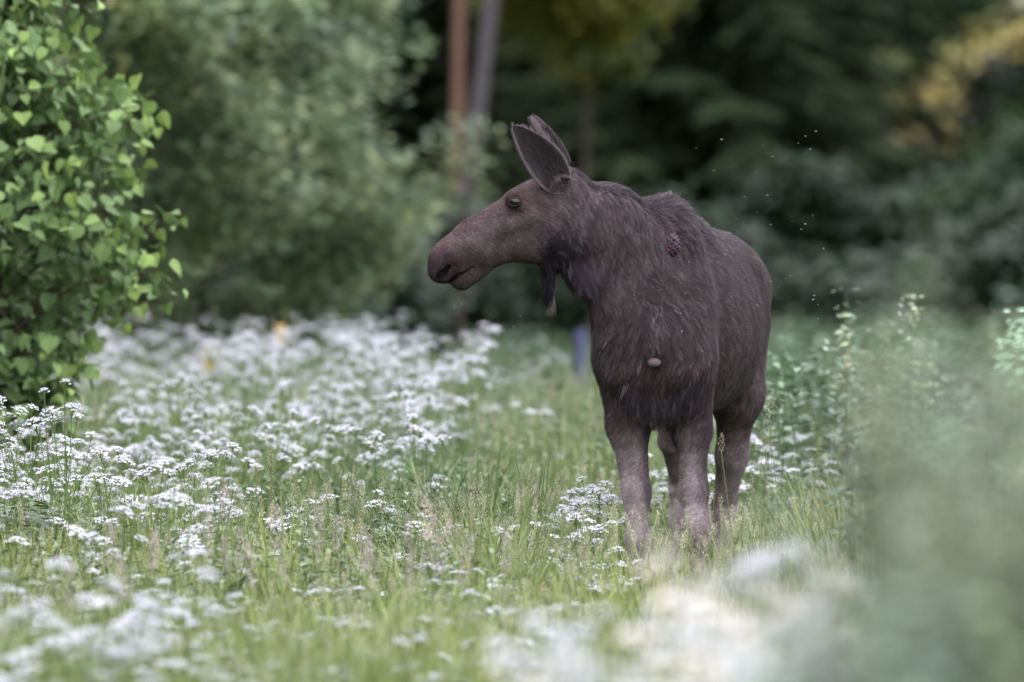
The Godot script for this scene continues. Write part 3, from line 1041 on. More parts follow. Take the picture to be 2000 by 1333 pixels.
func build_small_things() -> void:
	# grass stalks that carry seed heads
	var look := matte(Color.WHITE, 0.7, 0.4, 0.2)
	var heads := [seed_head(0.075, 0.012, true).mesh(), seed_head(0.09, 0.016, true).mesh(), seed_head(0.085, 0.008, false).mesh(), seed_head(0.14, 0.019, false).mesh()]
	var stems := []
	for i in 3:
		var s := Shape.new()
		var bend := Vector3(rnd(-0.08, 0.08), 0, rnd(-0.08, 0.08))
		s.tube([Vector3(0, -0.02, 0), Vector3(0, 0.5, 0) + bend * 0.3, Vector3(0, 1.0, 0) + bend], [0.0022, 0.0017, 0.0012], 4, Color(0.13, 0.17, 0.06), false)
		stems.append([s.mesh(), bend])
	var sets := [
		[-0.022, 0.006, 38.3, 41.8, 84, 0.40, 0.56, "sharp grass stalk with loose pale seed head"],
		[-0.056, -0.022, 37.0, 42.0, 46, 0.46, 0.74, "seeding grass stalk among sharp white flowers"],
		[0.022, 0.031, 38.5, 42.0, 10, 0.55, 0.9, "seeding grass stalk beside the hind leg"],
		[-0.044, 0.0, 31.5, 37.0, 24, 0.40, 0.56, "blurred grass stalk with seed head"],
		[-0.050, -0.018, 50.0, 60.0, 24, 0.8, 1.12, "tall blurred grass stalk above the drift"],
	]
	for d in sets:
		for i in d[4]:
			var at := in_wedge(sqrt(rnd(d[2] * d[2], d[3] * d[3])), d[0], d[1])
			var h := rnd(d[5], d[6])
			var t := thing("grass_stalk", d[7] + ", " + spot(at + Vector3(0, h, 0)), "grass stalk", at, rnd(0, TAU), d[7].replace("stalk", "stalks"))
			var k := rng.randi_range(0, 2)
			var st := part("stem", stems[k][0], look, t)
			st.scale = Vector3(1, h, 1)
			var hd := part("seed_head", heads[3 if d[7].begins_with("blurred grass") else rng.randi_range(0, 2)], look, t)
			hd.position = Vector3(0, h, 0) + stems[k][1]
			hd.rotation.z = rnd(-0.25, 0.25)
			hd.scale = Vector3.ONE * rnd(0.8, 1.25)

	# broad-leaved weeds
	var weed := [[-1.05, -40.9, 0.42, "dark leafy weed in the gap of the grass left of the small flower group"], [-0.46, -41.4, 0.5, "dark leafy weed behind the sharp seed heads in the middle"], [-1.98, -39.2, 0.62, "bluish leafy weed with long leaves at the left edge"], [-1.1, -36.8, 0.3, "dark leafy weed in the lower grass on the left"], [0.0, -35.6, 0.3, "dark leafy weed in the low grass before the moose"], [-0.2, -42.6, 0.55, "green leafy weed in the shade behind the middle seed heads"]]
	for w in weed:
		var t := thing("leafy_weed", w[3], "plant", Vector3(w[0], 0, w[1]), 0.0, "leafy weeds in the grass")
		var s := Shape.new()
		s.tube([Vector3(0, -0.02, 0), Vector3(0, w[2] * 0.9, 0)], [0.005, 0.003], 5, Color(0.07, 0.09, 0.04))
		part("stem", s.mesh(), look, t)
		var lf := leaf_clump(1, 0.0, 1.0, 0.26, 0.0)
		var green := matte(Color(0.035, 0.068, 0.036), 0.4, 0.3, 0.5)
		for i in 16:
			var l := part("leaf", lf, green, t)
			l.transform = Transform3D((Basis(Vector3.UP, i * 2.4) * Basis(Vector3.RIGHT, rnd(-0.7, 0.2))).scaled(Vector3.ONE * rnd(0.12, 0.22)), Vector3(0, w[2] * (0.15 + 0.75 * i / 16.0), 0))

	# the blue marker post
	var p := thing("marker_post", "narrow blue marker post standing in the far grass left of the moose's chest", "post", Vector3(0.49, 0, -70.5))
	var post := Shape.new()
	post.tube([Vector3(0, -0.1, 0), Vector3(0, 0.86, 0), Vector3(0, 0.875, 0)], [0.04, 0.04, 0.032], 14, Color(0.046, 0.05, 0.125))
	part("pole", post.mesh(), matte(Color.WHITE, 0.4, 0.0, 0.5), p)
	var band := Shape.new()
	band.tube([Vector3(0, 0.28, 0), Vector3(0, 0.36, 0)], [0.042, 0.042], 14, Color(0.11, 0.115, 0.22))
	part("band", band.mesh(), matte(Color.WHITE, 0.4, 0.0, 0.5), p)

	# yellow spikes added in place of sun flecks, then buttercups
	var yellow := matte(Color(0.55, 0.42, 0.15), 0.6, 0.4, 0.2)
	for w in [[-1.50, -63.5, 0.98, "upper of two blurred yellow spikes added for sun flecks in the white drift"], [-1.92, -62.0, 0.84, "lower left of two blurred yellow spikes added for sun flecks in the white drift"]]:
		var t := thing("sun_fleck_spike", w[3], "flower", Vector3(w[0], 0, w[1]), 0.0, "yellow spikes added for sun flecks")
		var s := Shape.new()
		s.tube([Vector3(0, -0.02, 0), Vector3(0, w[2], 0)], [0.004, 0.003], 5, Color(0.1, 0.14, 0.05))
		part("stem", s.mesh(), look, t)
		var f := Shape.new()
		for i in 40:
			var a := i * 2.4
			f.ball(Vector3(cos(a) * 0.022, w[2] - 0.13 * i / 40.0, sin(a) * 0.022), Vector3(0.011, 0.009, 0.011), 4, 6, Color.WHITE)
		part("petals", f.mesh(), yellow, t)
	for w in [[-1.12, -37.4, 0.36], [-0.72, -36.2, 0.28], [-1.42, -36.0, 0.33], [0.12, -36.6, 0.3]]:
		var t := thing("buttercup", "tiny yellow buttercup in low grass, " + spot(Vector3(w[0], w[2], w[1])), "flower", Vector3(w[0], 0, w[1]), 0.0, "buttercups")
		var s := Shape.new()
		s.tube([Vector3(0, -0.02, 0), Vector3(0, w[2], 0)], [0.0018, 0.0012], 4, Color(0.1, 0.14, 0.05))
		part("stem", s.mesh(), look, t)
		var f := Shape.new()
		for i in 5:
			var a := TAU * i / 5.0
			f.ball(Vector3(cos(a) * 0.007, w[2] + 0.003, sin(a) * 0.007), Vector3(0.006, 0.003, 0.006), 4, 8, Color.WHITE)
		part("petals", f.mesh(), yellow, t)

	# flies in the air round the moose
	var body := Shape.new()
	body.ball(Vector3.ZERO, Vector3(0.0022, 0.0022, 0.0042), 5, 7, Color.WHITE)
	body.ball(Vector3(0, 0.0004, 0.0048), Vector3(0.0017, 0.0016, 0.0014), 4, 6, Color.WHITE)
	var wings := Shape.new()
	for sgn in [-1.0, 1.0]:
		wings.quad(Vector3(0, 0.002, 0.001), Vector3(sgn * 0.006, 0.005, 0.001), Vector3(sgn * 0.0085, 0.006, -0.005), Vector3(sgn * 0.003, 0.003, -0.004), Color.WHITE)
	var bm := body.mesh()
	var wm := wings.mesh()
	var dark_fly := matte(Color(0.02, 0.018, 0.02), 0.4, 0.0, 0.5)
	var pale_fly := matte(Color(0.12, 0.11, 0.11), 0.4, 0.0, 0.5)
	var wing := matte(Color(0.17, 0.17, 0.18), 0.4, 0.5, 0.5)
	var dark_wing := matte(Color(0.07, 0.065, 0.07), 0.5, 0.3, 0.3)
	for set in [
		[0.66, 1.36, 1.20, 2.05, 42, "tiny pale fly above the back", true], [-0.15, 0.34, 0.66, 1.05, 30, "tiny dark fly beside the foreleg", false],
		[0.98, 1.18, 0.6, 1.1, 24, "tiny dark fly behind the hind leg", false], [0.42, 0.62, 0.55, 0.80, 12, "tiny dark fly between the forelegs", false], [-0.5, 0.2, 1.05, 1.36, 9, "tiny pale fly by head and throat", true]]:
		for i in set[4]:
			var at := Vector3(rnd(set[0], set[1]), rnd(set[2], set[3]), -rnd(39.2, 40.2))
			var t := thing("fly", set[5] + ", " + spot(at), "fly", at, rnd(0, TAU), set[5].replace("tiny", "tiny flies:").replace(" fly", ""))
			t.rotation.x = rnd(-0.6, 0.6)
			t.scale = Vector3.ONE * rnd(0.45, 0.8)
			part("abdomen", bm, pale_fly if set[6] else dark_fly, t)
			part("wings", wm, wing if set[6] else dark_wing, t)


# ---------------------------------------------------------------- the moose
const COAT := {
	# kind: [coat colour (linear), hair length, hair direction]
	"torso": [Color(0.0290, 0.0213, 0.0207), 0.030, Vector3(0.2, -0.5, -0.85)],
	"withers": [Color(0.0348, 0.0259, 0.0287), 0.060, Vector3(0.35, -0.45, -0.8)],
	"rump": [Color(0.0348, 0.0256, 0.0250), 0.030, Vector3(0.1, -0.75, -0.6)],
	"thigh": [Color(0.0485, 0.0356, 0.0349), 0.028, Vector3(0, -1, -0.15)],
	"leg": [Color(0.0902, 0.0696, 0.0695), 0.012, Vector3(0, -1, 0)],
	"hoof": [Color(0.0208, 0.0180, 0.0200), 0.0, Vector3(0, -1, 0)],
	"shoulder": [Color(0.0381, 0.0280, 0.0282), 0.030, Vector3(0.08, -0.95, -0.3)],
	"chest": [Color(0.0429, 0.0317, 0.0333), 0.060, Vector3(0.02, -1, 0.05)],
	"neck": [Color(0.0589, 0.0439, 0.0454), 0.030, Vector3(0.55, -0.83, -0.1)],
	"throat": [Color(0.0348, 0.0284, 0.0349), 0.060, Vector3(0.3, -0.95, 0.1)],
	"bell": [Color(0.0125, 0.0109, 0.0147), 0.070, Vector3(0.06, -1, 0)],
	"head": [Color(0.0693, 0.0516, 0.0508), 0.011, Vector3(0.9, 0.2, 0)],
	"muzzle": [Color(0.0589, 0.0427, 0.0401), 0.005, Vector3(0.9, 0.3, 0)],
	"lip": [Color(0.0278, 0.0213, 0.0227), 0.010, Vector3(0.9, -0.3, 0)],
	"tail": [Color(0.0348, 0.0259, 0.0267), 0.040, Vector3(0, -1, -0.1)],
}
var field: Field


func bone(called: String, p: Vector3, q: Vector3, r0: float, r1: float, s: float, blend: float) -> void:
	var axis := Vector3(0, 0, 1) if called in ["neck", "throat", "head", "muzzle", "lip", "bell"] else Vector3(0.975, 0, 0.22)
	field.add(called, p, q, r0, r1, s, blend, axis)


func moose_bones() -> void:
	field = Field.new()
	bone("torso", Vector3(-0.097, 1.237, 0.38), Vector3(0.124, 1.274, -0.5), 0.36, 0.321, 0.66, 0.1)
	bone("torso", Vector3(-0.014, 1.213, 0.1), Vector3(0.085, 1.218, -0.35), 0.354, 0.341, 0.72, 0.1)
	bone("withers", Vector3(-0.06, 1.639, 0.46), Vector3(0.034, 1.576, 0.1), 0.094, 0.089, 0.62, 0.12)
	bone("withers", Vector3(0.028, 1.529, 0.1), Vector3(0.147, 1.484, -0.55), 0.084, 0.094, 0.8, 0.16)
	bone("rump", Vector3(0.04, 1.393, -0.6), Vector3(0.187, 1.384, -0.62), 0.18, 0.193, 1, 0.1)
	bone("rump", Vector3(0.056, 1.266, -0.85), Vector3(0.202, 1.255, -0.85), 0.151, 0.173, 1, 0.1)
	bone("thigh", Vector3(0.212, 1.224, -0.72), Vector3(0.244, 0.947, -0.58), 0.164, 0.112, 1, 0.08)
	bone("leg", Vector3(0.244, 0.947, -0.58), Vector3(0.225, 0.686, -0.72), 0.092, 0.06, 1, 0.06)
	bone("leg", Vector3(0.225, 0.686, -0.72), Vector3(0.196, 0.478, -0.86), 0.06, 0.048, 1, 0.05)
	bone("leg", Vector3(0.197, 0.477, -0.88), Vector3(0.188, 0.188, -0.8), 0.045, 0.032, 1, 0.03)
	bone("leg", Vector3(0.188, 0.188, -0.8), Vector3(0.187, 0.094, -0.74), 0.037, 0.037, 1, 0.03)
	bone("hoof", Vector3(0.176, 0.079, -0.72), Vector3(0.164, 0.03, -0.66), 0.037, 0.034, 1, 0.015)
	bone("hoof", Vector3(0.197, 0.079, -0.72), Vector3(0.209, 0.03, -0.66), 0.037, 0.034, 1, 0.015)
	bone("thigh", Vector3(0.042, 1.203, -0.7), Vector3(0.002, 0.948, -0.52), 0.151, 0.099, 1, 0.08)
	bone("leg", Vector3(0.002, 0.948, -0.52), Vector3(-0.029, 0.752, -0.68), 0.081, 0.047, 1, 0.06)
	bone("leg", Vector3(-0.029, 0.752, -0.68), Vector3(0.005, 0.563, -0.9), 0.047, 0.032, 1, 0.05)
	bone("leg", Vector3(0.005, 0.563, -0.9), Vector3(-0.014, 0.273, -0.84), 0.032, 0.028, 1, 0.03)
	bone("leg", Vector3(-0.014, 0.273, -0.84), Vector3(-0.036, 0.146, -0.78), 0.032, 0.032, 1, 0.03)
	bone("hoof", Vector3(-0.052, 0.126, -0.75), Vector3(-0.063, 0.042, -0.7), 0.032, 0.032, 1, 0.015)
	bone("hoof", Vector3(-0.03, 0.126, -0.75), Vector3(-0.027, 0.042, -0.7), 0.032, 0.032, 1, 0.015)
	bone("shoulder", Vector3(-0.202, 1.405, 0.44), Vector3(-0.241, 1.114, 0.55), 0.117, 0.117, 1, 0.09)
	bone("shoulder", Vector3(-0.237, 1.114, 0.55), Vector3(-0.226, 0.842, 0.5), 0.117, 0.084, 1, 0.07)
	bone("leg", Vector3(-0.226, 0.842, 0.5), Vector3(-0.193, 0.571, 0.52), 0.075, 0.054, 1, 0.05)
	bone("leg", Vector3(-0.193, 0.571, 0.52), Vector3(-0.183, 0.384, 0.55), 0.052, 0.044, 1, 0.04)
	bone("leg", Vector3(-0.183, 0.384, 0.55), Vector3(-0.183, 0.317, 0.54), 0.046, 0.038, 1, 0.03)
	bone("leg", Vector3(-0.183, 0.317, 0.54), Vector3(-0.179, 0.113, 0.55), 0.033, 0.029, 1, 0.03)
	bone("leg", Vector3(-0.179, 0.113, 0.55), Vector3(-0.179, 0.072, 0.58), 0.035, 0.035, 1, 0.03)
	bone("hoof", Vector3(-0.194, 0.062, 0.6), Vector3(-0.205, 0.03, 0.66), 0.035, 0.033, 1, 0.015)
	bone("hoof", Vector3(-0.165, 0.062, 0.6), Vector3(-0.155, 0.03, 0.66), 0.035, 0.033, 1, 0.015)
	bone("shoulder", Vector3(-0.02, 1.53, 0.4), Vector3(-0.003, 1.114, 0.55), 0.105, 0.121, 1, 0.09)
	bone("shoulder", Vector3(0.001, 1.114, 0.55), Vector3(0.035, 0.821, 0.5), 0.117, 0.079, 1, 0.07)
	bone("leg", Vector3(0.035, 0.821, 0.5), Vector3(0.043, 0.571, 0.52), 0.065, 0.052, 1, 0.05)
	bone("leg", Vector3(0.043, 0.571, 0.52), Vector3(0.051, 0.446, 0.55), 0.052, 0.048, 1, 0.04)
	bone("leg", Vector3(0.053, 0.447, 0.57), Vector3(0.055, 0.359, 0.55), 0.052, 0.042, 1, 0.03)
	bone("leg", Vector3(0.055, 0.358, 0.54), Vector3(0.057, 0.113, 0.55), 0.033, 0.029, 1, 0.03)
	bone("leg", Vector3(0.057, 0.113, 0.55), Vector3(0.057, 0.072, 0.58), 0.035, 0.035, 1, 0.03)
	bone("hoof", Vector3(0.042, 0.062, 0.6), Vector3(0.03, 0.03, 0.66), 0.035, 0.033, 1, 0.015)
	bone("hoof", Vector3(0.071, 0.062, 0.6), Vector3(0.082, 0.03, 0.66), 0.035, 0.033, 1, 0.015)
	bone("chest", Vector3(-0.137, 1.198, 0.6), Vector3(-0.153, 0.978, 0.55), 0.158, 0.096, 1, 0.1)
	bone("chest", Vector3(-0.037, 1.005, 0.54), Vector3(-0.073, 0.95, 0.5), 0.111, 0.079, 1, 0.08)
	bone("withers", Vector3(-0.294, 1.715, 0.63), Vector3(-0.161, 1.623, 0.51), 0.079, 0.088, 1, 0.16)
	bone("withers", Vector3(-0.161, 1.623, 0.51), Vector3(-0.06, 1.639, 0.46), 0.084, 0.088, 0.8, 0.14)
	bone("neck", Vector3(-0.186, 1.401, 0.52), Vector3(-0.342, 1.636, 0.66), 0.192, 0.154, 0.7, 0.09)
	bone("neck", Vector3(-0.342, 1.64, 0.66), Vector3(-0.48, 1.71, 0.72), 0.154, 0.133, 0.66, 0.09)
	bone("neck", Vector3(-0.229, 1.248, 0.58), Vector3(-0.342, 1.448, 0.64), 0.113, 0.087, 0.9, 0.09)
	bone("throat", Vector3(-0.492, 1.59, 0.72), Vector3(-0.405, 1.473, 0.68), 0.087, 0.083, 0.8, 0.06)
	bone("head", Vector3(-0.503, 1.798, 0.72), Vector3(-0.563, 1.744, 0.72), 0.1, 0.112, 0.84, 0.06)
	bone("head", Vector3(-0.546, 1.631, 0.72), Vector3(-0.617, 1.611, 0.72), 0.12, 0.112, 0.78, 0.06)
	bone("head", Vector3(-0.629, 1.675, 0.72), Vector3(-0.829, 1.582, 0.72), 0.135, 0.11, 0.6, 0.04)
	bone("head", Vector3(-0.841, 1.577, 0.72), Vector3(-0.941, 1.526, 0.72), 0.102, 0.081, 0.82, 0.035)
	bone("muzzle", Vector3(-0.933, 1.523, 0.72), Vector3(-0.966, 1.507, 0.72), 0.083, 0.071, 0.92, 0.025)
	bone("muzzle", Vector3(-0.978, 1.499, 0.72), Vector3(-0.995, 1.469, 0.72), 0.058, 0.046, 1.2, 0.025)
	bone("muzzle", Vector3(-0.966, 1.474, 0.72), Vector3(-0.908, 1.49, 0.72), 0.046, 0.046, 1.3, 0.03)
	bone("lip", Vector3(-0.904, 1.442, 0.72), Vector3(-0.829, 1.486, 0.72), 0.05, 0.042, 0.85, 0.014)
	bone("head", Vector3(-0.617, 1.777, 0.72), Vector3(-0.679, 1.754, 0.72), 0.046, 0.044, 1.75, 0.04)
	bone("leg", Vector3(-0.181, 0.367, 0.56), Vector3(-0.181, 0.334, 0.56), 0.052, 0.048, 1, 0.02)
	bone("leg", Vector3(0.052, 0.426, 0.58), Vector3(0.055, 0.38, 0.57), 0.056, 0.05, 1, 0.02)
	bone("leg", Vector3(0.201, 0.479, -0.9), Vector3(0.194, 0.445, -0.86), 0.054, 0.043, 1, 0.025)
	bone("leg", Vector3(0.007, 0.569, -0.92), Vector3(0, 0.536, -0.88), 0.041, 0.032, 1, 0.025)
	bone("shoulder", Vector3(-0.005, 1.24, 0.62), Vector3(0.003, 1.074, 0.66), 0.062, 0.071, 1, 0.08)
	bone("shoulder", Vector3(-0.229, 1.219, 0.62), Vector3(-0.238, 1.074, 0.66), 0.054, 0.062, 1, 0.08)
	bone("muzzle", Vector3(-0.883, 1.565, 0.77), Vector3(-0.928, 1.54, 0.775), 0.046, 0.046, 1, 0.03)
	bone("muzzle", Vector3(-0.883, 1.565, 0.67), Vector3(-0.929, 1.54, 0.665), 0.046, 0.046, 1, 0.03)
	bone("head", Vector3(-0.654, 1.735, 0.79), Vector3(-0.688, 1.768, 0.795), 0.035, 0.035, 1, 0.03)
	bone("head", Vector3(-0.654, 1.735, 0.65), Vector3(-0.688, 1.769, 0.645), 0.035, 0.035, 1, 0.03)
	bone("head", Vector3(-0.617, 1.688, 0.8), Vector3(-0.793, 1.619, 0.775), 0.027, 0.021, 1, 0.035)
	bone("head", Vector3(-0.617, 1.688, 0.64), Vector3(-0.794, 1.619, 0.665), 0.027, 0.021, 1, 0.035)
	bone("tail", Vector3(0.14, 1.395, -0.95), Vector3(0.141, 1.2, -1), 0.039, 0.026, 1, 0.04)

func build_moose() -> void:
	var root := thing("moose", "dark brown cow moose standing in the flowering meadow with its head turned to the left", "moose", Vector3(0.7, 0, -40.6))
	moose_bones()
	bone("bell", Vector3(-0.552, 1.50, 0.72), Vector3(-0.548, 1.385, 0.72), 0.030, 0.013, 1.0, 0.04)
	# eye socket, nostril and mouth are hollowed out of both sides of the head
	var mid := 0.72
	var eye := field.front(-0.688, 1.750, 1.3)
	var dents := [[Vector3(-0.957, 1.487, 0), Vector3(-0.985, 1.455, 0), 0.009, 0.019, 0.008], [Vector3(-0.985, 1.455, 0), Vector3(-1.000, 1.440, 0), 0.020, 0.012, 0.008],
		[Vector3(-0.962, 1.422, 0), Vector3(-0.92, 1.455, 0), 0.008, 0.009, 0.006], [Vector3(-0.92, 1.455, 0), Vector3(-0.855, 1.487, 0), 0.009, 0.003, 0.006]]
	var cuts := []
	for d in dents:
		for side in [1.0, -1.0]:
			var p := field.front(d[0].x, d[0].y, 1.3)
			var q := field.front(d[1].x, d[1].y, 1.3)
			for e in [p, q]:
				pass
			p.z = mid + side * (p.z - mid)
			q.z = mid + side * (q.z - mid)
			cuts.append([p, q, d[2], d[3], d[4]])
	for c in cuts:
		field.add("lip", c[0], c[1], c[2], c[3], 1.0, c[4], Vector3(0, 0, 1), true)
	for side in [1.0, -1.0]:
		var e := eye
		e.z = mid + side * (eye.z + 0.004 - mid)
		field.add("head", e, e, 0.024, 0.024, 1.0, 0.012, Vector3(0, 0, 1), true)

	var got := {"v": PackedVector3Array(), "i": PackedInt32Array(), "act": []}
	var plane := Plane(Vector3(-0.75, 0.62, 0.2).normalized(), Vector3(-0.46, 1.62, 0.7))
	field.nets(Vector3(-1.15, -0.03, -1.15), Vector3(0.5, 2.05, 1.1), 0.0125, plane, -1.0, 0.004, got)
	field.nets(Vector3(-1.1, 1.2, 0.45), Vector3(-0.3, 2.0, 1.0), 0.0055, plane, 1.0, 0.004, got)
	var vs: PackedVector3Array = got.v
	var ix: PackedInt32Array = got.i
	var ns := PackedVector3Array()
	ns.resize(vs.size())
	for t in range(0, ix.size(), 3):
		var f := (vs[ix[t + 2]] - vs[ix[t]]).cross(vs[ix[t + 1]] - vs[ix[t]])
		for j in 3:
			ns[ix[t + j]] += f
	var cols := PackedColorArray()
	var lens := PackedFloat32Array()
	var flows := PackedVector3Array()
	cols.resize(vs.size())
	lens.resize(vs.size())
	flows.resize(vs.size())
	var noise := FastNoiseLite.new()
	noise.seed = 5
	noise.frequency = 4.0
	var used := PackedByteArray()
	used.resize(vs.size())
	for i in ix:
		used[i] = 1
	for i in vs.size():
		if used[i] == 0:
			continue
		ns[i] = ns[i].normalized()
		var c := Color(0, 0, 0)
		var l := 0.0
		var fl := Vector3.ZERO
		var sum := 0.0
		var p := vs[i]
		var bare := 0.0
		for j in got.act[i]:
			if field.cut[j]:
				if field.kind[j] == "lip":
					bare = maxf(bare, 1.0 - smoothstep(0.0, 0.006, field.one(j, p)))
				continue
			var w := exp(-maxf(field.one(j, p), -0.02) / 0.022)
			var how: Array = COAT[field.kind[j]]
			c += how[0] * w
			l += how[1] * w
			fl += how[2] * w
			sum += w
		c = c / sum
		l /= sum
		c = coat_marks(p, c, ns[i], noise)
		c = c.lerp(Color(0.0074, 0.0053, 0.0069), bare)
		c.a = 1.0
		cols[i] = c
		lens[i] = coat_length(p, l) * (1.0 - bare)
		flows[i] = fl.normalized()
	var arrays := []
	arrays.resize(Mesh.ARRAY_MAX)
	arrays[Mesh.ARRAY_VERTEX] = vs
	arrays[Mesh.ARRAY_NORMAL] = ns
	arrays[Mesh.ARRAY_COLOR] = cols
	arrays[Mesh.ARRAY_INDEX] = ix
	var skin := ArrayMesh.new()
	skin.add_surface_from_arrays(Mesh.PRIMITIVE_TRIANGLES, arrays)
	var hide := matte(Color.WHITE, 0.8, 0.0, 0.2)
	part("body", skin, hide, root)
	print("moose vertices ", vs.size(), " triangles ", ix.size() / 3)

	# the coat: tufts of hair laid along the way it grows
	var tuft := hair_tuft(5, 0.4)
	var hair := matte(Color.WHITE, 0.8, 0.0, 0.2)
	var clumps := FastNoiseLite.new()
	clumps.seed = 31
	clumps.frequency = 9.0
	clumps.fractal_octaves = 3
	var where := []
	var tints := []
	for t in range(0, ix.size(), 3):
		var a := vs[ix[t]]
		var b := vs[ix[t + 1]]
		var c := vs[ix[t + 2]]
		var n := ns[ix[t]]
		var len := lens[ix[t]]
		if len < 0.0055:
			continue
		var wide := 0.005 + 0.11 * len
		var area := (b - a).cross(c - a).length() * 0.5
		var want := area / (wide * len) * 3.0 * (1.0 if n.z > -0.35 else 0.35)
		var count := int(want) + (1 if rng.randf() < want - int(want) else 0)
		for q in count:
			var s := sqrt(rng.randf())
			var r := rng.randf()
			var p := a * (1.0 - s) + b * (s * (1.0 - r)) + c * (s * r)
			var fl := flows[ix[t]] + Vector3(rnd(-1, 1), rnd(-1, 1), rnd(-1, 1)) * 0.22 + Vector3(clumps.get_noise_3dv(p), clumps.get_noise_3dv(p + Vector3(9, 0, 0)), clumps.get_noise_3dv(p + Vector3(0, 9, 0))) * 0.7
			hair_at(where, p, n, fl, len * rnd(0.6, 1.25), wide * rnd(0.7, 1.3))
			var col := cols[ix[t]]
			var k := exp(rng.randfn(0.0, 0.28)) * (1.0 + 0.3 * noise.get_noise_3dv(p * 3.0)) * (1.0 + 0.45 * clumps.get_noise_3d(p.x * 1.7, p.y * 0.8, p.z * 1.7))
			var grey := 0.05 if rng.randf() < 0.05 else 0.0
			tints.append(Color(col.r * k + grey, col.g * k + grey, col.b * k + grey * 1.1))
	many("coat", tuft, hair, root, where, tints)
	print("hair tufts ", where.size())

	# mane along the neck and hump, beard on the bell, fringe of the chest: longer hair
	var long_at := []
	var long_tint := []
	var locks := [
		[Vector3(-0.45, 1.87, 0.70), Vector3(-0.33, 1.80, 0.68), Vector3(-0.2, 1.715, 0.62), Vector3(-0.07, 1.72, 0.48), Vector3(0.03, 1.63, 0.3)],
	]
	for i in 1000:
		var u := rng.randf() * 3.98
		var k := int(u)
		var p: Vector3 = locks[0][k].lerp(locks[0][k + 1], u - k)
		p += Vector3(rnd(-0.02, 0.02), 0, rnd(-0.05, 0.06))
		p = drop(p)
		hair_at(long_at, p, Vector3(0.35, 0.85, 0.4).normalized(), Vector3(0.8, -0.6, -0.1), rnd(0.02, 0.04) * (0.6 if k == 0 else 1.0), rnd(0.008, 0.02))
		long_tint.append(shade(Color(0.020, 0.015, 0.018), 0.35))
	many("mane", tuft, hair, root, long_at, long_tint)
	var beard_at := []
	var beard_tint := []
	for i in 260:
		var u := rng.randf()
		var p := Vector3(-0.558 + 0.012 * u, 1.50 - 0.12 * u, 0.72) + Vector3(rnd(-0.02, 0.02), 0, rnd(-0.02, 0.024)) * (1.15 - u)
		hair_at(beard_at, p, Vector3(rnd(-0.5, 0.5), 0.0, rnd(-0.3, 1)).normalized(), Vector3(rnd(-0.12, 0.2), -1, 0), rnd(0.05, 0.085), 0.012, 0.06)
		beard_tint.append(shade(Color(0.0099, 0.0080, 0.0126), 0.4))
	for i in 40:
		hair_at(beard_at, Vector3(-0.546 + rnd(-0.012, 0.012), 1.39, 0.72 + rnd(-0.01, 0.01)), Vector3(rnd(-0.5, 0.5), 0.0, rnd(-0.3, 1)).normalized(), Vector3(rnd(-0.16, 0.24), -1, 0), rnd(0.06, 0.1), 0.004, 0.06)
		beard_tint.append(shade(Color(0.17, 0.15, 0.14), 0.3))
	for i in 420:   # the fringe under the chest and the belly
		var x := rnd(-0.24, 0.06)
		var p := field.front(x, 0.94 + 0.5 * absf(x + 0.1) - rnd(-0.01, 0.06), 1.3)
		if p.z < 0.2:
			continue
		hair_at(beard_at, p, Vector3(rnd(-0.3, 0.3), -0.1, 1).normalized(), Vector3(rnd(-0.3, 0.3), -1, 0.1), rnd(0.04, 0.085), 0.012, 0.35)
		beard_tint.append(shade(Color(0.022, 0.017, 0.019) if rng.randf() < 0.9 else Color(0.07, 0.06, 0.06), 0.4))
	many("beard", tuft, hair, root, beard_at, beard_tint)

	# eyes with their lids
	for side in [1.0, -1.0]:
		var e := eye
		e.z = mid + side * (eye.z - 0.007 - mid)
		var s := Shape.new()
		s.ball(Vector3.ZERO, Vector3(0.027, 0.025, 0.023), 16, 24, Color(0.0074, 0.0048, 0.0063))
		var glossy := matte(Color.WHITE, 0.05, 0.0, 0.45)
		var o := part("eye", s.mesh(), glossy, root)
		o.position = e
		var l := Shape.new()
		var pts := []
		var rad := []
		for i in 25:
			var a := TAU * i / 24.0
			pts.append(Vector3(cos(a) * 0.0235, sin(a) * (0.0165 if sin(a) < 0.0 else 0.0175) + 0.002 * cos(a), side * (0.017 - 0.006 * absf(cos(a)))))
			rad.append(0.0032 + (0.002 if sin(a) > 0.2 else 0.0))
		l.tube(pts, rad, 7, Color(0.03, 0.021, 0.02), false)
		var lid := part("eyelid", l.mesh(), hide, root)
		lid.position = e

	# ears: cupped leaves with a rim
	ear(root, field.front(-0.485, 1.792, 1.3) + Vector3(0, 0, 0.006), Vector3(-0.700, 2.062, 0.85), Vector3(0.16, -0.10, 1.0), 0.082, 0.040, hide, hair, tuft)
	ear(root, Vector3(-0.470, 1.865, 0.655), Vector3(-0.622, 2.105, 0.62), Vector3(0.45, 0.35, -0.8), 0.062, 0.045, hide, hair, tuft)

	# two growths in the skin
	var lump := FastNoiseLite.new()
	lump.seed = 9
	lump.frequency = 0.03
	var w := field.front(-0.048, 1.577, 1.3)
	var g := Shape.new()
	g.ball(Vector3.ZERO, Vector3(0.030, 0.046, 0.026), 16, 20, Color(0.040, 0.024, 0.032))
	for i in 46:
		var f := 1.0 - 2.0 * (i + 0.5) / 46.0
		var d := Vector3(sqrt(1.0 - f * f) * cos(i * 2.4), f, sqrt(1.0 - f * f) * sin(i * 2.4))
		var raw := smoothstep(0.15, 0.7, -d.x) * rnd(0.2, 1.0)
		g.ball(d * Vector3(0.027, 0.043, 0.023), Vector3(1, 1, 1) * rnd(0.006, 0.011), 6, 8, shade(Color(0.030, 0.017, 0.025).lerp(Color(0.11, 0.035, 0.025), raw * 0.8), 0.4))
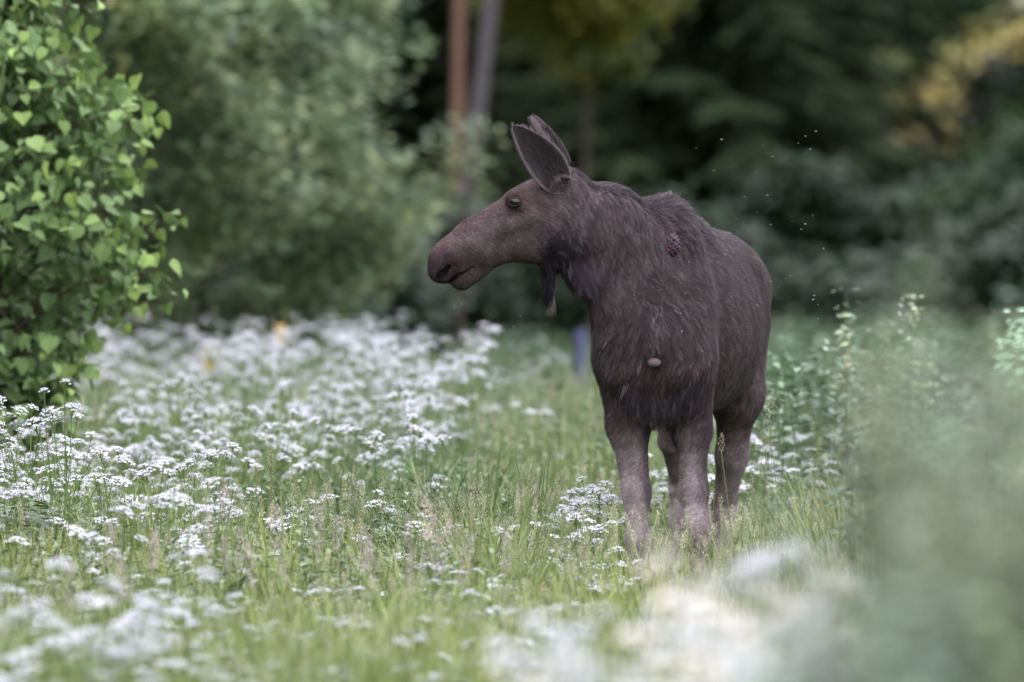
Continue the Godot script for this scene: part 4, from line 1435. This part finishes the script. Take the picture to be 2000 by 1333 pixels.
	var wart := part("growth", g.mesh(), matte(Color.WHITE, 0.6, 0.0, 0.35), root)
	wart.set_meta("label", "reddish lumpy growth on the side of the neck below the hump")
	wart.position = w + Vector3(0, 0, 0.010)
	var h := Shape.new()
	h.ball(Vector3.ZERO, Vector3(0.028, 0.019, 0.02), 16, 22, Color(0.0992, 0.0716, 0.0819), 0.12, lump)
	var nod := part("growth", h.mesh(), hide, root)
	nod.set_meta("label", "smooth grey nodule on the chest")
	nod.position = field.front(-0.123, 1.098, 1.3) + Vector3(0, 0, 0.014)


func coat_marks(p: Vector3, c: Color, n: Vector3, noise: FastNoiseLite) -> Color:
	# pigment: pale lower legs, brown face, dark patch under the jaw, dark brisket
	var k := noise.get_noise_3dv(p)
	if p.y < 0.95:
		var pale := smoothstep(0.90, 0.46, p.y + 0.08 * k)
		c = c.lerp(Color(0.275, 0.228, 0.222), pale * 0.88)
		c = c.lerp(Color(0.0310, 0.0223, 0.0284), smoothstep(0.2, 0.06, p.y) * 0.7)
		c = c.lerp(Color(0.0322, 0.0223, 0.0271), 0.75 * smoothstep(0.012, 0.05, p.x - (0.03 if p.x > -0.03 else -0.2)) * smoothstep(0.35, 0.6, p.y) if p.z > 0.2 else 0.0)
	if p.z > 0.4 and p.y > 1.3:
		var jaw := 1.0 - smoothstep(0.06, 0.16, Vector2(p.x + 0.49, (p.y - 1.52) * 0.8).length() + 0.03 * k)
		c = c.lerp(Color(0.0112, 0.0085, 0.0126), jaw * 0.85)
		var pale_throat := 1.0 - smoothstep(0.02, 0.09, Vector2(p.x + 0.41, (p.y - 1.44) * 0.7).length() + 0.02 * k)
		c = c.lerp(Color(0.0744, 0.0556, 0.0788), pale_throat * 0.6)
		if p.x < -0.6:
			var bridge := smoothstep(-0.02, 0.05, p.y - (1.75 + (p.x + 0.69) * 0.75))
			c = c.lerp(Color(0.0806, 0.0504, 0.0517), bridge * 0.7)
			var brow := 1.0 - smoothstep(0.03, 0.08, Vector2(p.x + 0.665, p.y - 1.755).length())
			c = c.lerp(Color(0.0620, 0.0360, 0.0302), brow * 0.7)
			var nose := 1.0 - smoothstep(0.0, 0.1, Vector2(p.x + 1.0, p.y - 1.47).length() - 0.02)
			c = c.lerp(Color(0.0341, 0.0223, 0.0265), nose * 0.8)
	return c * (1.0 + 0.12 * k)


func coat_length(p: Vector3, l: float) -> float:
	if p.y < 0.75:
		l = minf(l, 0.012)
	return l


func drop(p: Vector3) -> Vector3:
	var all := field.everything()
	var at := p + Vector3(0, 0.12, 0)
	for i in 60:
		var d := field.value(at, all)
		if d < 0.001:
			break
		at.y -= maxf(d * 0.5, 0.001)
	return at


func hair_tuft(blades: int, spread: float) -> ArrayMesh:
	var s := Shape.new()
	var r := RandomNumberGenerator.new()
	r.seed = 77
	for i in blades:
		var x := (float(i) / maxi(blades - 1, 1) - 0.5) * 1.6
		var z := r.randf_range(-0.4, 0.2)
		var lift := r.randf_range(0.10, 0.34)
		var side := r.randf_range(-spread, spread)
		var w := 0.10
		var b := Vector3(x, -0.05, z)
		var m := Vector3(x + side * 0.4, lift * 0.75, z + 0.55)
		var t := Vector3(x + side, lift * 0.8, z + 1.0)
		s.quad(b - Vector3(w, 0, 0), b + Vector3(w, 0, 0), m + Vector3(w * 0.7, 0, 0), m - Vector3(w * 0.7, 0, 0), Color.WHITE)
		s.tri(m - Vector3(w * 0.7, 0, 0), m + Vector3(w * 0.7, 0, 0), t, Color.WHITE)
	for i in s.n.size():
		s.n[i] = Vector3(s.n[i].x * 0.3, 1.0, -0.1).normalized()
	return s.mesh()


func hair_at(where: Array, p: Vector3, n: Vector3, flow: Vector3, len: float, wide: float, lift := 1.0) -> void:
	var f := (flow - n * flow.dot(n))
	if f.length() < 0.05:
		f = n.cross(Vector3(0.3, 0.9, 0.2))
	f = f.normalized()
	var x := f.cross(n).normalized()
	where.append(Transform3D(Basis(x * wide, n * len * lift, f * len), p))


func ear(root: Node, base: Vector3, tip: Vector3, facing: Vector3, half: float, depth: float, hide: Material, hair: Material, tuft: Mesh) -> void:
	var axis := tip - base
	var L := axis.length()
	axis /= L
	facing = (facing - axis * facing.dot(axis)).normalized()
	var side := axis.cross(facing).normalized()
	var rows := 22
	var cols := 14
	var inner := []
	var outer := []
	for i in rows + 1:
		var u := float(i) / rows
		var w := half * pow(sin(PI * clampf(0.02 + 0.98 * pow(u, 0.80), 0, 1)), 0.62) * (1.0 - 0.18 * u)
		var li := []
		var lo := []
		for j in cols + 1:
			var v := 2.0 * j / cols - 1.0
			var bow := 0.012 * sin(u * PI) - 0.01 * v * u
			var p := base + axis * (L * u) + side * (v * w + 0.010 * sin(PI * u)) + facing * ((v * v - 1.0) * depth * w / half + bow)
			li.append(p)
			lo.append(p - facing * 0.009 * (1.0 - v * v) - side * 0.004 * v)
		inner.append(li)
		outer.append(lo)
	var s := Shape.new()
	for i in rows:
		for j in cols:
			var rim := absf(2.0 * (j + 0.5) / cols - 1.0)
			var ci := Color(0.0174, 0.0146, 0.0146).lerp(Color(0.0582, 0.0488, 0.0488), pow(rim, 3.0))
			s.quad(inner[i][j], inner[i + 1][j], inner[i + 1][j + 1], inner[i][j + 1], ci)
			s.quad(outer[i][j], outer[i][j + 1], outer[i + 1][j + 1], outer[i + 1][j], Color(0.0607, 0.0509, 0.0509))
		s.quad(inner[i][0], outer[i][0], outer[i + 1][0], inner[i + 1][0], Color(0.0955, 0.0802, 0.0802))
		s.quad(inner[i][cols], inner[i + 1][cols], outer[i + 1][cols], outer[i][cols], Color(0.0955, 0.0802, 0.0802))
	var st := SurfaceTool.new()
	st.begin(Mesh.PRIMITIVE_TRIANGLES)
	st.set_smooth_group(0)
	for i in s.v.size():
		st.set_color(s.c[i])
		st.add_vertex(s.v[i])
	st.index()
	st.generate_normals()
	var o := part("ear", st.commit(), hide, root)
	var where := []
	var tints := []
	for i in 300:
		var u := rng.randf()
		var k := mini(int(u * rows), rows - 1)
		var edge := 0 if rng.randf() < 0.5 else cols
		var p: Vector3 = inner[k][edge].lerp(inner[k + 1][edge], u * rows - k)
		hair_at(where, p, (facing + side * (-0.6 if edge == 0 else 0.6)).normalized(), axis + side * (-0.25 if edge == 0 else 0.25), rnd(0.006, 0.013), 0.004)
		tints.append(shade(Color(0.0877, 0.0736, 0.0736), 0.4))
	for i in 500:
		var u := rnd(0.02, 0.75)
		var k := int(u * rows)
		var j := rng.randi_range(1, cols - 1)
		hair_at(where, inner[k][j], facing, axis + side * rnd(-0.5, 0.5), rnd(0.02, 0.05), 0.004)
		tints.append(shade(Color(0.0265, 0.0222, 0.0222), 0.5))
	for i in 110:
		var a := rnd(0, TAU)
		var p := base + axis * (L * (0.05 + 0.10 * sin(a))) + side * (cos(a) * half * 0.75) + facing * rnd(-0.01, 0.01)
		hair_at(where, p, (facing + side * cos(a) * 0.5).normalized(), axis * 0.5 - side * cos(a) * 0.8 + side * rnd(-0.3, 0.3), rnd(0.015, 0.032), 0.005)
		tints.append(shade(Color(0.0728, 0.0611, 0.0611), 0.5))
	many("ear_hair", tuft, hair, o, where, tints)
